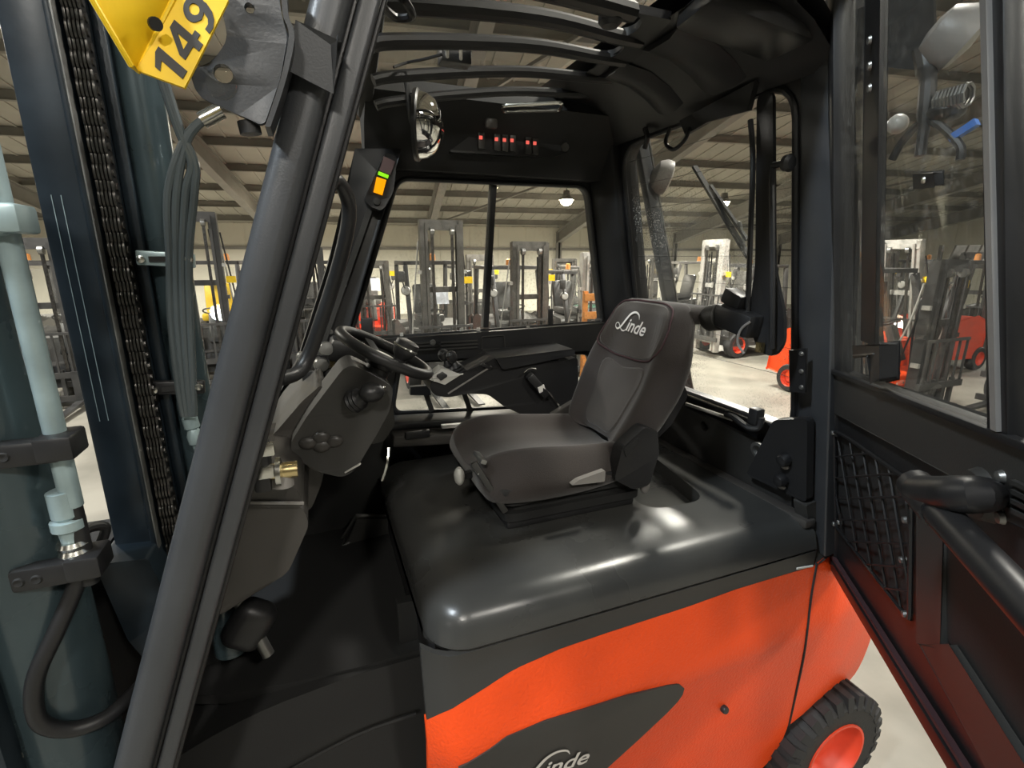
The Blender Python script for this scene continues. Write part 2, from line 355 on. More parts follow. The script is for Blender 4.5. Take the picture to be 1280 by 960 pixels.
# ================================================================== the other forklifts in the hall
def bg_forklift(at, rotz, label, slim=1.0, mast_h=2.7, guard_h=2.15, W=1.12, body='bg_dark', rim='redrim', mastm='bg_mast', guardm='bg_dark', tilt=0.0, fork_z=.08, cweight='bg_dark', tagc='yellow', paper=False, lamp_side=(1, -1), seatm='bg_dark', group=None, forks=True, mast=True, cover=None):
    t = thing('forklift', label, 'forklift', V(at), group, rotz); ORG[t] = V((0, 0, 0))
    h = W / 2
    # body
    MB().plate([(-.95, -h, .28), (.62, -h, .28), (.70, -h, .45), (.70, -h, .62), (.28, -h, .62), (.22, -h, 1.02), (-.60, -h, 1.10), (-.95, -h, 1.0)], (0, W, 0)).build('chassis', body, t, bevel=.03)
    MB().plate([(-1.40, -h + .03, .32), (-.90, -h + .03, .25), (-.90, -h + .03, 1.02), (-1.05, -h + .03, 1.06), (-1.34, -h + .03, .98)], (0, W - .06, 0)).build('counterweight', cweight, t, bevel=.07, seg=3)
    for y in (-1, 1):
        for x, rr, ww in ((.42, .30, .2), (-.92, .24, .18)):
            c = V((x, y * (h - .06), rr)); ax = V((0, y, 0))
            ty = MB().lathe(c - ax * ww / 2, ax, [(rr * .6, 0), (rr * .92, 0), (rr, ww * .18), (rr, ww * .82), (rr * .92, ww), (rr * .6, ww)], 22, True).build('tyre', 'tyre', t)
            MB().lathe(c - ax * ww / 2, ax, [(.02, ww * .7), (rr * .3, ww * .75), (rr * .45, ww * .55), (rr * .61, ww * 1.01), (rr * .61, ww * .2), (.02, ww * .2)], 18, True).build('rim', rim, ty)
    # seat, steering
    se = MB().box((-.32, 0, 1.16), (.50, .48, .14)).build('seat', seatm, t, bevel=.04)
    MB().box((-.60, 0, 1.48), (.13, .46, .56), Matrix.Rotation(R(-12), 3, 'Y')).build('backrest', seatm, se, bevel=.05)
    MB().beam((.42, 0, .75), (.20, 0, 1.25), .14, .12).build('steering_column', 'bg_dark', t, bevel=.02)
    n = V((-.4, 0, .9)).normalized(); a_ = n.orthogonal().normalized(); b_ = n.cross(a_)
    MB().tube([V((.18, 0, 1.30)) + (a_ * math.cos(q) + b_ * math.sin(q)) * .16 for q in [2 * math.pi * k / 18 for k in range(18)]], .014, 6, True).build('steering_wheel', 'black', t)
    # overhead guard
    g = guard_h; hy = h - .08
    for y in (-1, 1):
        MB().beam((.52, y * hy, .6), (.12, y * hy, g - .04), .07 * slim, .10 * slim).build('front_pillar', guardm, t, bevel=.01)
        MB().beam((-.98, y * hy, 1.0), (-.86, y * hy, g - .04), .07, .09).build('rear_pillar', guardm, t, bevel=.01)
        MB().beam((.14, y * hy, g), (-.90, y * hy, g), .07, .07).build('roof_rail', guardm, t, bevel=.01)
    for x in (.12, -.88): MB().beam((x, -hy, g), (x, hy, g), .07, .06).build('roof_cross_rail', guardm, t)
    rb = MB().cyl((.12, -hy + .12, g), (-.88, -hy + .12, g), .016, seg=6).build('guard_bar', guardm, t)
    nb = 6
    for k in range(1, nb):
        o = rb.copy(); C.objects.link(o); o.location = rb.location + V((0, k * (2 * hy - .24) / (nb - 1), 0))
    MB().plate([(.50, -hy + .05, .85), (.50, hy - .05, .85), (.15, hy - .05, g - .08), (.15, -hy + .05, g - .08)], (.006, 0, 0)).build('windscreen', 'glass', t)
    for y in lamp_side:
        la = MB().lathe((.30, y * (hy + .04), g - .45), (1, 0, 0), [(.02, -.08), (.07, -.06), (.085, 0), (.085, .03)], 12).build('work_lamp', 'bg_dark', t)
        MB().lathe((.335, y * (hy + .04), g - .45), (1, 0, 0), [(.001, 0), (.075, 0), (.06, .012), (.001, .016)], 12).build('lamp_lens', 'bg_light', la)
        MB().tube(arc([(.28, y * hy, g - .40), (.34, y * (hy + .06), g - .42), (.36, y * (hy + .10), g - .30)], .03), .012, 6).build('mirror_arm', 'bg_dark', t)
        MB().box((.36, y * (hy + .11), g - .22), (.04, .12, .18), Matrix.Rotation(R(20 * y), 3, 'Z')).build('mirror', 'bg_dark', t, bevel=.02)
    MB().lathe((-.75, .2, g + .04), (0, 0, 1), [(.055, 0), (.055, .05), (.05, .11), (.02, .13)], 12).build('beacon', 'orange', t)
    if mast:
        Rm = Matrix.Rotation(tilt, 3, 'Y'); piv = V((.82, 0, .25))
        def TP(x, y, z): return piv + Rm @ (V((x, y, z)) - piv)
        mh = mast_h; my = .34
        for y in (-1, 1):
            # outer channel: web plus two flanges
            r_ = MB(); r_.beam(TP(.82, y * my, .12), TP(.82, y * my, mh), .02, .13, (1, 0, 0))
            for dx in (-.06, .06): r_.beam(TP(.82 + dx, y * (my - .03), .12), TP(.82 + dx, y * (my - .03), mh), .07, .018, (1, 0, 0))
            r_.build('mast_rail', mastm, t)
            r_ = MB(); r_.beam(TP(.86, y * (my - .075), .15), TP(.86, y * (my - .075), mh - .05), .018, .12, (1, 0, 0))
            for dx in (-.05, .05): r_.beam(TP(.86 + dx, y * (my - .09), .15), TP(.86 + dx, y * (my - .09), mh - .05), .04, .016, (1, 0, 0))
            r_.build('inner_rail', mastm, t)
            MB().cyl(TP(.76, y * (my - .04), .15), TP(.76, y * (my - .04), mh - .35), .035, seg=10).build('lift_cylinder', 'bg_dark', t)
            MB().cyl(TP(.76, y * (my - .04), mh - .35), TP(.76, y * (my - .04), mh - .05), .022, seg=8).build('piston_rod', 'chrome', t)
            MB().beam(TP(.90, y * .16, .5), TP(.90, y * .16, mh - .12), .045, .02, (1, 0, 0)).build('lift_chain', 'chain', t)
            MB().tube(cat([TP(.72, y * .20, mh - .25), TP(.66, y * (.24), mh * .6), TP(.70, y * .22, .6), TP(.60, y * .2, .5)], 5), .016, 6).build('hose', 'rubber', t)
        for z, x in ((mh - .03, .82), (mh * .62, .80), (.35, .80), (mh - .10, .87)):
            MB().beam(TP(x, -my, z), TP(x, my, z), .05, .09).build('mast_cross_beam', mastm, t)
        for y in (-1, 1):
            MB().lathe(TP(.90, y * .16 - .03, mh - .16), (0, 1, 0), [(.03, 0), (.06, 0), (.06, .06), (.03, .06)], 12).build('chain_pulley', 'steel', t)
        cz = fork_z + .02
        for z in (cz + .06, cz + .42): MB().beam(TP(.98, -.48, z), TP(.98, .48, z), .05, .09).build('carriage_bar', 'bg_dark', t)
        for y in (-.30, .30, -.1, .1): MB().beam(TP(.96, y, cz + .02), TP(.96, y, cz + .5), .05, .05, (1, 0, 0)).build('carriage_upright', 'bg_dark', t)
        for z in (cz + 1.05,): MB().beam(TP(.99, -.45, z), TP(.99, .45, z), .03, .04).build('backrest_top_bar', 'bg_dark', t)
        lb0 = MB().beam(TP(.99, -.42, cz + .45), TP(.99, -.42, cz + 1.04), .025, .025, (1, 0, 0)).build('backrest_bar', 'bg_dark', t)
        for k in range(1, 6):
            o = lb0.copy(); C.objects.link(o); o.location = lb0.location + V((0, k * .168, 0))
        for k, (yy, bow) in enumerate(((-.44, .10), (.45, .12), (.40, .06), (-.30, .05))):
            MB().tube(cat([TP(.70, yy, .5), TP(.66 - bow, yy * 1.08, mh * .35), TP(.70, yy * .98, mh * .62), TP(.74, yy * .8, mh - .3)], 4), .013, 6).build('hose', 'rubber' if k % 2 else 'bg_light', t)
        for k, zz in enumerate((.9, 1.35, 1.8)):
            for y in (-1, 1): MB().box(TP(.84, y * (my + .03), zz * mh / 2.5), (.10, .05, .06)).build('rail_clamp', 'bg_light' if k != 1 else 'bg_dark', t)
        if forks:
            for y in (-.28, .28):
                MB().plate([TP(1.0, y - .05, fork_z), TP(1.95, y - .05, fork_z - .03), TP(1.95, y - .05, fork_z - .01), TP(1.05, y - .05, fork_z + .05), TP(1.05, y - .05, fork_z + .5), TP(1.0, y - .05, fork_z + .5)], (0, .10, 0)).build('fork', 'fork', t)
        if tagc:
            MB().box(TP(.80, my + .10, 1.88), (.02, .15, .11)).build('number_tag', tagc, t)
    if paper: MB().box((.52, .06, 1.62), (.004, .21, .30), Matrix.Rotation(R(-18), 3, 'Y')).build('paper_sheet', 'paper', t)
    if cover: MB().plate(rnd([(.58, -h + .06, .62), (.58, -h + .06, 1.5), (.2, -h + .06, g - .05), (-.2, -h + .06, g - .05), (-.2, -h + .06, .7)], .08), (0, -.03, 0)).build('cab_side_panel', cover, t)
    return t
def ground(x, dist):                # floor point in the direction of an image column, at a given distance
    v = ray(x, 480); d = V((v.x, v.y, 0)).normalized() * dist; return V((d.x, d.y, FL))
def face(p, extra=0.0): return math.atan2(-p.y, -p.x) + R(extra)     # turn the mast towards the camera (plus an angle)
BG = [
    # x, y, heading (deg), label, options
    (1.95, 8.9, -90, 'tall grey forklift with a bare twin-rail mast and a paper sheet on its windscreen', dict(mast_h=2.80, paper=True, W=1.10)),
    (1.30, 12.9, -90, 'forklift with a short mast and yellow tag behind the tall-mast one', dict(mast_h=2.16, guard_h=2.02, W=.98, body='redrim', paper=True)),
    (3.62, 9.2, -90, 'forklift with a mid-height mast and low guard behind the split window pane', dict(mast_h=2.50, guard_h=2.05, W=1.1)),
    (6.4, 11.6, 90, 'green forklift with its cab side panel and its back to the window', dict(mast_h=2.2, guard_h=2.0, body='bg_green', cover='bg_green', W=1.1)),
    (5.02, 9.2, -90, 'forklift with a narrow pale mast standing by the orange crate', dict(mast_h=2.32, guard_h=1.95, W=.92, mastm='bg_light', forks=False)),
    (3.9, 13.0, -90, 'forklift in the second row, grey mast below the girt', dict(mast_h=2.3, guard_h=2.0)),
    (-1.75, 10.6, -90, 'forklift with a yellow seat and tall dark mast', dict(mast_h=2.95, guard_h=2.15, seatm='yellow', mastm='bg_dark')),
    (-3.75, 10.2, -90, 'dark forklift with long forks pointing over open floor', dict(mast_h=2.5, mastm='bg_dark', body='bg_dark', rim='bg_dark', tagc='yellow')),
    (-5.6, 12.6, -90, 'tall dark forklift behind the one with long forks', dict(mast_h=2.9, mastm='bg_dark', rim='bg_dark')),
    (-.15, 10.6, -90, 'forklift with red counterweight seen through the windscreen', dict(mast_h=2.4, cweight='redrim', mastm='bg_dark')),
    (9.3, 9.1, 180, 'forklift with a pale high mast and red front wheels behind the wiper', dict(mast_h=2.62, guard_h=2.05, mastm='bg_light', fork_z=.35, forks=False)),
    (9.6, 11.9, 180, 'grey-guarded forklift beyond the seat backrest', dict(mast_h=2.3, guard_h=2.1, W=1.1, guardm='bg_grey')),
    (8.0, 5.05, -90, 'bright red forklift parked side-on behind the rear window', dict(mast_h=2.2, guard_h=2.05, body='red', cweight='red', mastm='bg_dark', forks=False)),
    (11.6, 6.3, 180, 'forklift with a pale leaning mast and a red-rimmed wheel seen through door glass', dict(mast_h=2.6, mastm='bg_light', tilt=R(12), body='redrim', W=1.0, forks=False)),
    (15.2, 7.0, 180, 'dark forklift in the far row behind the leaning pale mast', dict(mast_h=2.35, mastm='bg_dark', tilt=R(4))),
    (10.4, 3.8, 180, 'dark forklift with a black mast beyond the sliding door pane', dict(mast_h=2.5, mastm='bg_dark', W=1.0)),
    (15.2, 9.2, 180, 'forklift with upright grey mast far behind the red one', dict(mast_h=2.4, mastm='bg_mast')),
    (14.0, 14.2, 180, 'forklift in the far row below the roof beam', dict(mast_h=2.2, guard_h=2.0, mastm='bg_light')),
]
def build_bg():
    for x, y, hd_, label, kw in BG:
        bg_forklift(V((x, y, FL)), R(hd_), label, group='parked forklifts in the hall', **kw)
    # orange crate of slats
    p = V((4.55, 7.3, FL)); t = thing('crate', 'orange wooden slatted crate beside parked forklifts', 'crate', p); ORG[t] = V((0, 0, 0)); t.rotation_euler.z = R(-90)
    for z in (.1, .5, .9, 1.3, 1.6): MB().box((0, 0, z), (.04, .8, .12)).build('slat', 'orange', t)
    for y in (-.36, 0, .36): MB().box((-.04, y, .85), (.05, .08, 1.7)).build('post', 'orange', t)
    # racking of leaning sheets high on the right-hand side
    p = V((18.2, 8.2, FL)); t = thing('pallet_rack', 'steel rack holding a row of upright panels beyond door glass', 'rack', p); ORG[t] = V((0, 0, 0)); t.rotation_euler.z = R(180)
    for y in (-1.5, 1.5):
        for x in (-.5, .5): MB().box((x, y, 1.3), (.09, .09, 2.6)).build('upright', 'bg_dark', t)
    for x in (-.5, .5): MB().box((x, 0, 2.0), (.05, 3.0, .12)).build('rack_beam', 'bg_dark', t)
    MB().box((0, 0, 2.08), (1.0, 2.9, .03)).build('shelf_board', 'bg_light', t)
    for k in range(9):
        o = MB().box(p + V((0, -1.28 + k * .32, 2.35)), (.7, .05, .5), Matrix.Rotation(R(14), 3, 'X')).build('panel', 'bg_grey'); tag(o, 'grey upright panel leaning in a row on the steel rack', 'panel', 'panels on the steel rack')

# ================================================================== the forklift in front
T = thing('forklift', 'open-door electric forklift with orange-red side panel, black cab and fabric seat', 'forklift', (.85, 1.57, FL), 'main forklift')
del T['group']
YN, YF = 1.0, 2.15                      # near and far side planes of the cab
def bx(name, m_, x0, x1, y0, y1, z0, z1, bevel=.006, parent=None): return MB().bb(x0, x1, y0, y1, z0, z1).build(name, m_, parent or T, bevel=bevel)
def interp(pts, x):
    if x <= pts[0][0]: return pts[0][1]
    for (a, b), (c, d) in zip(pts, pts[1:]):
        if x <= c: return b + (d - b) * (x - a) / (c - a)
    return pts[-1][1]
def cut(o, mb_):                          # carve a recess once, keeping no helper object
    c = mb_.build('t', 'black'); bpy.context.view_layer.update()
    c.location = ORG[c] + V((0, 0, H)); md = o.modifiers.new('b', 'BOOLEAN'); md.operation = 'DIFFERENCE'; md.object = c; md.solver = 'EXACT'
    bpy.context.view_layer.update(); dg = bpy.context.evaluated_depsgraph_get()
    me = bpy.data.meshes.new_from_object(o.evaluated_get(dg)); o.modifiers.clear(); o.data = me
    me.set_sharp_from_angle(angle=R(32)); bpy.data.objects.remove(c)

# ---- hood cover (battery lid)
ZT, ZB = -.84, -.965
def hood_ring(x, ins, zt):
    yn, yf = YN + ins, 2.10 - ins
    pr = [(yn + .012, ZB + .005), (yn, ZB + .02), (yn + .004, zt - .075), (yn + .016, zt - .04), (yn + .04, zt - .017), (yn + .08, zt - .004), (yn + .16, zt), (yn + .30, zt),
          (yf - .30, zt), (yf - .12, zt), (yf - .03, zt - .03), (yf, zt - .1), (yf, ZB + .005)]
    return [V((x, y, z)) for y, z in pr]
rings = []
Rr = .11; x0 = .185
for k in range(9):
    th = R(90) * k / 8; rings.append(hood_ring(x0 + Rr * (1 - math.cos(th)), Rr * (1 - math.sin(th)), ZT - .055 * (1 - math.sin(th)) ** 1.0))
for x in (.5, .8, 1.1, 1.3, 1.44, 1.49): rings.append(hood_ring(x, 0, ZT - max(0, x - 1.1) * .03))
hood = MB().loft(rings).build('hood_cover', 'hood', T, smooth=50)
cut(hood, MB().plate(rnd([(1.0, 1.26, ZT - .07), (1.25, 1.26, ZT - .07), (1.33, 1.72, ZT - .07), (1.0, 1.72, ZT - .07)], .08), (0, 0, .2)))
bx('hood_tray', 'hood', 1.01, 1.32, 1.28, 1.70, ZT - .085, ZT - .066, parent=hood)
# hood ledge strip behind (pale reflecting moulding along the rear sill)
MB().beam((1.47, 1.02, -.862), (1.47, 2.08, -.862), .05, .03).build('hood_rear_strip', 'dash', T, bevel=.008)
MB().plate(rnd([PY(1008, 632, 1.03), PY(1022, 626, 1.03), PY(1032, 640, 1.03), PY(1030, 664, 1.03), PY(1012, 662, 1.03)], .01), (0, .05, 0)).build('hood_end_cap', 'trim', T, bevel=.005)

# ---- side panels under the lid
redtop = [(p.x, p.z) for p in [PY(x, y, YN) for x, y in ((530, 887), (562, 878), (600, 857), (640, 834), (700, 809), (760, 789), (860, 757), (920, 736), (1019, 706))]]
CR = -1.215
def side_y(x, z):
    y = YN - .05 * max(0, min(1, (-1.0 - z) / (-1.0 - CR))) if z > CR else YN - .05 + .16 * (CR - z)
    if x < .25: y += .07 * ((.25 - x) / .09) ** 2
    return y
def sheet(x0_, x1_, top, bot, nx=40, nz=14, off=0.0, thick=.02):
    rows = []; back = []
    for j in range(nz + 1):
        r1 = []; r2 = []
        for i in range(nx + 1):
            x = x0_ + (x1_ - x0_) * i / nx; zt, zb = top(x), bot(x); z = zt + (zb - zt) * j / nz
            r1.append(V((x, side_y(x, z) - off, z))); r2.append(V((x, side_y(x, z) - off + thick, z)))
        rows.append(r1); back.append(r2)
    m_ = MB(); m_.grid(rows); m_.grid(back)
    for ra, rb in ((rows[0], back[0]), (rows[-1], back[-1]), ([r[0] for r in rows], [r[0] for r in back]), ([r[-1] for r in rows], [r[-1] for r in back])): m_.grid([ra, rb])
    return m_
def SX(x, y, dy=0.0):
    p = PY(x, y, YN)
    for _ in range(8): p = PY(x, y, side_y(1.4, p.z) + dy)
    return p
SEAM = [(p.z, p.x) for p in [SX(x, y) for x, y in ((950, 1010), (965, 960), (986, 907), (1006, 810), (1021, 705), (1030, 660))]]; SEAM.sort()
def slab(name, m_, xl, xr, top, bot, nz=16, nx=44, off=0.0, thick=.02):       # like sheet but with a slanted right edge
    g1 = []; g2 = []
    for j in range(nz + 1):
        a_ = []; b_ = []
        for i in range(nx + 1):
            u = i / nx; x = xl(0) + (xr(-1.0) - xl(0)) * u; zt, zb = top(x), bot(x); z = zt + (zb - zt) * j / nz
            xx = xl(z) + (xr(z) - xl(z)) * u
            a_.append(V((xx, side_y(xx, z) - off, z))); b_.append(V((xx, side_y(xx, z) - off + thick, z)))
        g1.append(a_); g2.append(b_)
    q = MB(); q.grid(g1); q.grid(g2)
    for ra, rb in ((g1[0], g2[0]), (g1[-1], g2[-1]), ([r[0] for r in g1], [r[0] for r in g2]), ([r[-1] for r in g1], [r[-1] for r in g2])): q.grid([ra, rb])
    return q.build(name, m_, T, smooth=60)
zred = lambda x: interp(redtop, x) - (1.05 * .07 * ((.25 - x) / .09) ** 2 if x < .25 else 0)
slab('upper_side_trim', 'trim', lambda z: .168, lambda z: 1.488, lambda x: ZB + .012, lambda x: min(zred(x), ZB), nz=5)
side = slab('side_panel', 'red', lambda z: .165, lambda z: interp(SEAM, z) - .004, lambda x: min(zred(x), ZB) - .001, lambda x: -2.0 if x < 1.42 else -2.0 + (x - 1.42) * 1.0, nz=24)
MB().tube([SX(p.x, p.y, -.001) for p in cat([(1021, 704, 0), (1014, 745, 0), (1006, 812, 0), (996, 862, 0), (986, 907, 0)], 8)], .004, 6).build('panel_seam', 'matte', T)
# counterweight shoulder behind the seam
g1 = []
tl = cat([(1021, 704, 0), (1014, 745, 0), (1006, 812, 0), (996, 862, 0), (986, 907, 0)], 6); tr_ = cat([(1046, 684, 0), (1072, 725, 0), (1093, 764, 0), (1091, 790, 0), (1074, 834, 0), (1052, 860, 0), (1020, 880, 0)], 4)
for i_, (pa, pb) in enumerate(zip(tl, tr_)):
    row = []
    for i in range(13):
        u = i / 12; x, y = pa.x + (pb.x - pa.x) * u, pa.y + (pb.y - pa.y) * u
        row.append(SX(x, y, .22 * max(0, u - .35) ** 2))
    g1.append(row)
m_ = MB(); back = [[p + V((-.03, .12, 0)) for p in r] for r in g1]; m_.grid(g1); m_.grid(back)
for ra, rb in ((g1[0], back[0]), (g1[-1], back[-1]), ([r[0] for r in g1], [r[0] for r in back]), ([r[-1] for r in g1], [r[-1] for r in back])): m_.grid([ra, rb])
cw = m_.build('counterweight_shoulder', 'red', T, smooth=60)
MB().plate([(1.52, 1.12, -1.75), (1.52, 1.12, -1.0), (1.74, 1.14, -1.05), (1.94, 1.16, -1.30), (1.90, 1.16, -1.55), (1.80, 1.15, -1.66)], (0, .88, 0)).build('counterweight_core', 'red', T, bevel=.04)
MB().plate([PY(1021, 704, 1.0), PY(1019, 662, 1.03), PY(1034, 660, 1.03), PY(1046, 685, 1.0)], (0, .08, 0)).build('shoulder_cap', 'trim', T, bevel=.008)
MB().lathe(PY(907, 888, side_y(1.2, -1.35) + .002), (0, -1, .16), [(.001, .004), (.011, .004), (.013, 0), (.013, -.01)], 14).build('lock_cap', 'black', side)
MB().box(PY(1006, 709, side_y(1.4, -1.0) - .002), (.075, .004, .006), Matrix.Rotation(R(6), 3, 'Y')).build('edge_sticker', 'white', side)
# dark logo plate
lt = [(573, 960), (633, 923), (683, 903), (733, 887), (783, 870), (833, 856), (848, 854), (855, 860)]
lb = [(573, 960), (600, 1040), (700, 1020), (757, 960), (800, 921), (833, 890), (850, 872), (855, 862)]
pl0 = (0, YN - .05, CR); pln = V((0, 1, .16)).normalized()
def SP(x, y, off=0.0): return PP(x, y, pl0, pln) - pln * off
ltx = [(p.x, p.z) for p in [SP(*q) for q in lt]]; lbx = [(p.x, p.z) for p in [SP(*q) for q in lb]]; lbx.sort()
plate = sheet(ltx[0][0], ltx[-1][0] - .002, lambda x: interp(ltx, x), lambda x: interp(lbx, x), 60, 10, off=.004, thick=.006).build('logo_plate', 'trim', side, smooth=60)
def linde(parent, o, u, v, s, material, off):
    """script wordmark: swash capital L drawn as a ribbon, the rest as slanted bold letters; s is the x-height scale"""
    u, v = V(u).normalized(), V(v).normalized(); n = u.cross(v).normalized(); o = V(o) + n * off
    text('lettering', 'inde', o + u * s * .98, u, v, s * 1.0, material, parent, shear=.28, bold=.014, depth=.0005)
    pts = [(1.95, .74), (1.80, .98), (1.45, 1.06), (1.08, .90), (.78, .52), (.52, .14), (.26, -.06), (.02, .02), (.0, .20), (.20, .26), (.42, .10), (.66, -.06), (.90, -.06), (1.02, .06)]
    wd = [.01, .055, .075, .085, .09, .085, .06, .035, .03, .03, .035, .05, .045, .01]
    c = cat([(x, y, 0) for x, y in pts], 6); ws = cat([(k, 0, 0) for k in wd], 6); L_ = []; R_ = []
    for i, p in enumerate(c):
        t_ = (c[min(i + 1, len(c) - 1)] - c[max(0, i - 1)]).normalized(); nn = V((-t_.y, t_.x, 0)); k = ws[i].x * .75
        a_, b_ = p + nn * k, p - nn * k
        L_.append(o + u * a_.x * s + v * a_.y * s); R_.append(o + u * b_.x * s + v * b_.y * s)
    MB().grid([L_, R_]).build('lettering_initial', material, parent)
so = SP(640, 979); su = SP(742, 946) - so; linde(plate, so, su, (0, -.16, 1), .088, 'silver', .008)

# ---- rear wheel
wc = V((1.80, 1.08, FL + .27))
ty = MB().lathe(wc - V((0, .09, 0)), (0, 1, 0), [(.155, 0), (.235, -.005), (.262, .02), (.27, .045), (.27, .15), (.255, .18), (.155, .18)], 40, True).build('tyre', 'tyre', T, smooth=30)
for k in range(26):
    q = 2 * math.pi * k / 26; d = V((math.cos(q), 0, math.sin(q))); tt = V((-math.sin(q), 0, math.cos(q)))
    MB().hexa([wc + d * .225 + tt * x + V((0, y, 0)) for x, y in ((-.016, -.098), (.016, -.098), (.016, -.055), (-.016, -.055))], [wc + d * .282 + tt * x + V((0, y, 0)) for x, y in ((-.018, -.085), (.018, -.085), (.018, .06), (-.018, .06))]).build('tread_lug', 'tyre', ty)
MB().lathe(wc - V((0, .09, 0)), (0, 1, 0), [(.04, .10), (.09, .09), (.125, .06), (.148, -.006), (.158, -.006), (.158, .05), (.02, .12)], 36, True).build('rim', 'redrim', ty)

# ---- lower body, footwell
FZ = -1.14
MB().plate([(.20, 1.06, -.96), (.20, 2.08, -.96), (.20, 2.08, -1.75), (.20, 1.06, -1.75)], (1.25, 0, 0)).build('battery_box', 'black', T, bevel=.02)
MB().plate([(.20, 1.26, FZ), (.02, 1.27, FZ - .01), (-.16, 1.30, FZ - .025), (-.34, 1.36, FZ - .06), (-.5, 1.45, FZ - .09), (-.5, 2.1, FZ - .02), (.20, 2.1, FZ)], (0, 0, -.03)).build('floor_plate', 'matte', T)
# fender skirt under the floor edge: curved sheet from the footwell edge down to the step
rows = [[V((-.55 + .745 * i / 12, 1.75, FZ - .035 - max(0, .6 - .745 * i / 12) ** 2 * .55)) for i in range(13)]]
for j in range(9):
    u = j / 8; row = []
    for i in range(13):
        x = -.55 + .745 * i / 12; zt = FZ - .015 - max(0, .05 - x) ** 2 * .55
        row.append(V((x, 1.25 - .10 * math.sin(u * 1.4) + .12 * max(0, -.1 - x), zt - .62 * u)))
    rows.append(row)
MB().grid(rows).build('front_fender', 'matte', T, smooth=60)
MB().tube([V((x, 1.16 + .12 * max(0, -.1 - x), FZ - .12 - max(0, .08 - x) ** 2 * .9)) for x in [-.5 + .06 * k for k in range(12)]], .006, 6).build('fender_crease', 'matte', T)
MB().beam((.185, 1.32, -1.0), (.185, 1.32, -1.8), .03, .08, (1, 0, 0)).build('body_gap_shadow', 'matte', T)  # dark upright standing in for the shadow between fender and red panel
bx('footwell_front', 'matte', -.62, -.55, 1.3, 2.1, -1.6, -.75)
bx('front_cowl_floor', 'matte', -.7, .2, 1.15, 2.12, -1.9, -1.75)
bx('footwell_side', 'matte', -.55, .22, 2.08, 2.12, -1.6, -.72)
# hood front wall seen in the footwell
for nm, pts in (('step_pad', ((448, 652), (430, 680), (508, 680), (512, 652))), ('step_tread', ((425, 690), (418, 716), (500, 716), (506, 690))), ('pedal_guard', ((410, 724), (402, 738), (490, 738), (494, 724)))):
    MB().plate([PY(x, y, 1.95) for x, y in pts], (0, .05, 0)).build(nm, 'trim', T, bevel=.01)
# pedals
for (x, y, yy) in ((312, 780, 1.35), (560, 700, 1.7)):
    p = PY(x, y, yy)
    if x > 400: continue
    pd = MB().box(p, (.11, .08, .14), Matrix.Rotation(R(35), 3, 'Y')).build('pedal_bracket', 'black', T, bevel=.034, seg=3)
    MB().cyl(p + V((.04, -.03, -.09)), p + V((-.03, .02, .1)), .016).build('pedal_pin', 'steel', pd)
MB().box(PY(440, 782, 1.6), (.13, .10, .02), Matrix.Rotation(R(-20), 3, 'Y')).build('pedal', 'rubber', T, bevel=.006)

# ---- dash side box, dash top
ds = [(300, 632), (377, 632), (387, 655), (360, 716), (272, 771), (262, 740)]
MB().plate(rnd([PY(x, y, 1.20) for x, y in ds], .02), (0, .85, 0)).build('dash_side_box', 'dash', T, bevel=.012)
dt = [(262, 640), (312, 612), (338, 548), (372, 508), (404, 478), (412, 520), (404, 600), (388, 640)]
MB().plate(rnd([PY(x, y, 1.52) for x, y in dt], .03), (0, .50, 0)).build('dash_top', 'dash', T, bevel=.03, seg=3)
MB().plate(rnd([PY(x, y, 1.19) for x, y in ((300, 634), (312, 604), (345, 600), (372, 612), (382, 634))], .02), (0, .45, 0)).build('dash_ledge', 'dash', T, bevel=.015, seg=3)
MB().beam(PY(306, 628, 1.185), PY(380, 629, 1.185), .006, .006).build('dash_edge_strip', 'grey', T)
lk = bx('latch_block', 'frame', *sorted((PY(318, 600, 1.12).x, PY(340, 600, 1.12).x)), 1.10, 1.17, PY(330, 612, 1.12).z, PY(330, 556, 1.12).z)
MB().cyl(PY(338, 590, 1.12), PY(372, 586, 1.12), .018, seg=16).build('striker_pin', 'brass', lk)
MB().lathe(PY(345, 590, 1.12), PY(372, 586, 1.12) - PY(338, 590, 1.12), [(.0, 0), (.032, 0), (.032, .01), (.018, .014)], 18).build('striker_washer', 'chrome', lk)
for y in (562, 590): MB().box(PY(332, y, 1.10), (.035, .012, .03)).build('latch_bolt', 'chrome', lk, bevel=.004)
MB().cyl(PY(352, 588, 1.13), PY(352, 606, 1.13), .026, seg=14).build('rubber_stop', 'grey', lk)

# ---- steering column and wheel
col = [(362, 556), (384, 520), (428, 462), (440, 456), (462, 466), (492, 484), (488, 512), (470, 545), (444, 588), (428, 597), (398, 590), (368, 572)]
sc_ = MB().plate(rnd([PY(x, y, 1.42) for x, y in col], .02), (0, .17, 0)).build('steering_column', 'trim', T, bevel=.03, seg=3)
MB().plate(rnd([PY(x, y, 1.56) for x, y in ((470, 500), (490, 498), (494, 530), (480, 552), (462, 556))], .015), (0, .04, 0)).build('column_gusset', 'trim', sc_, bevel=.008)
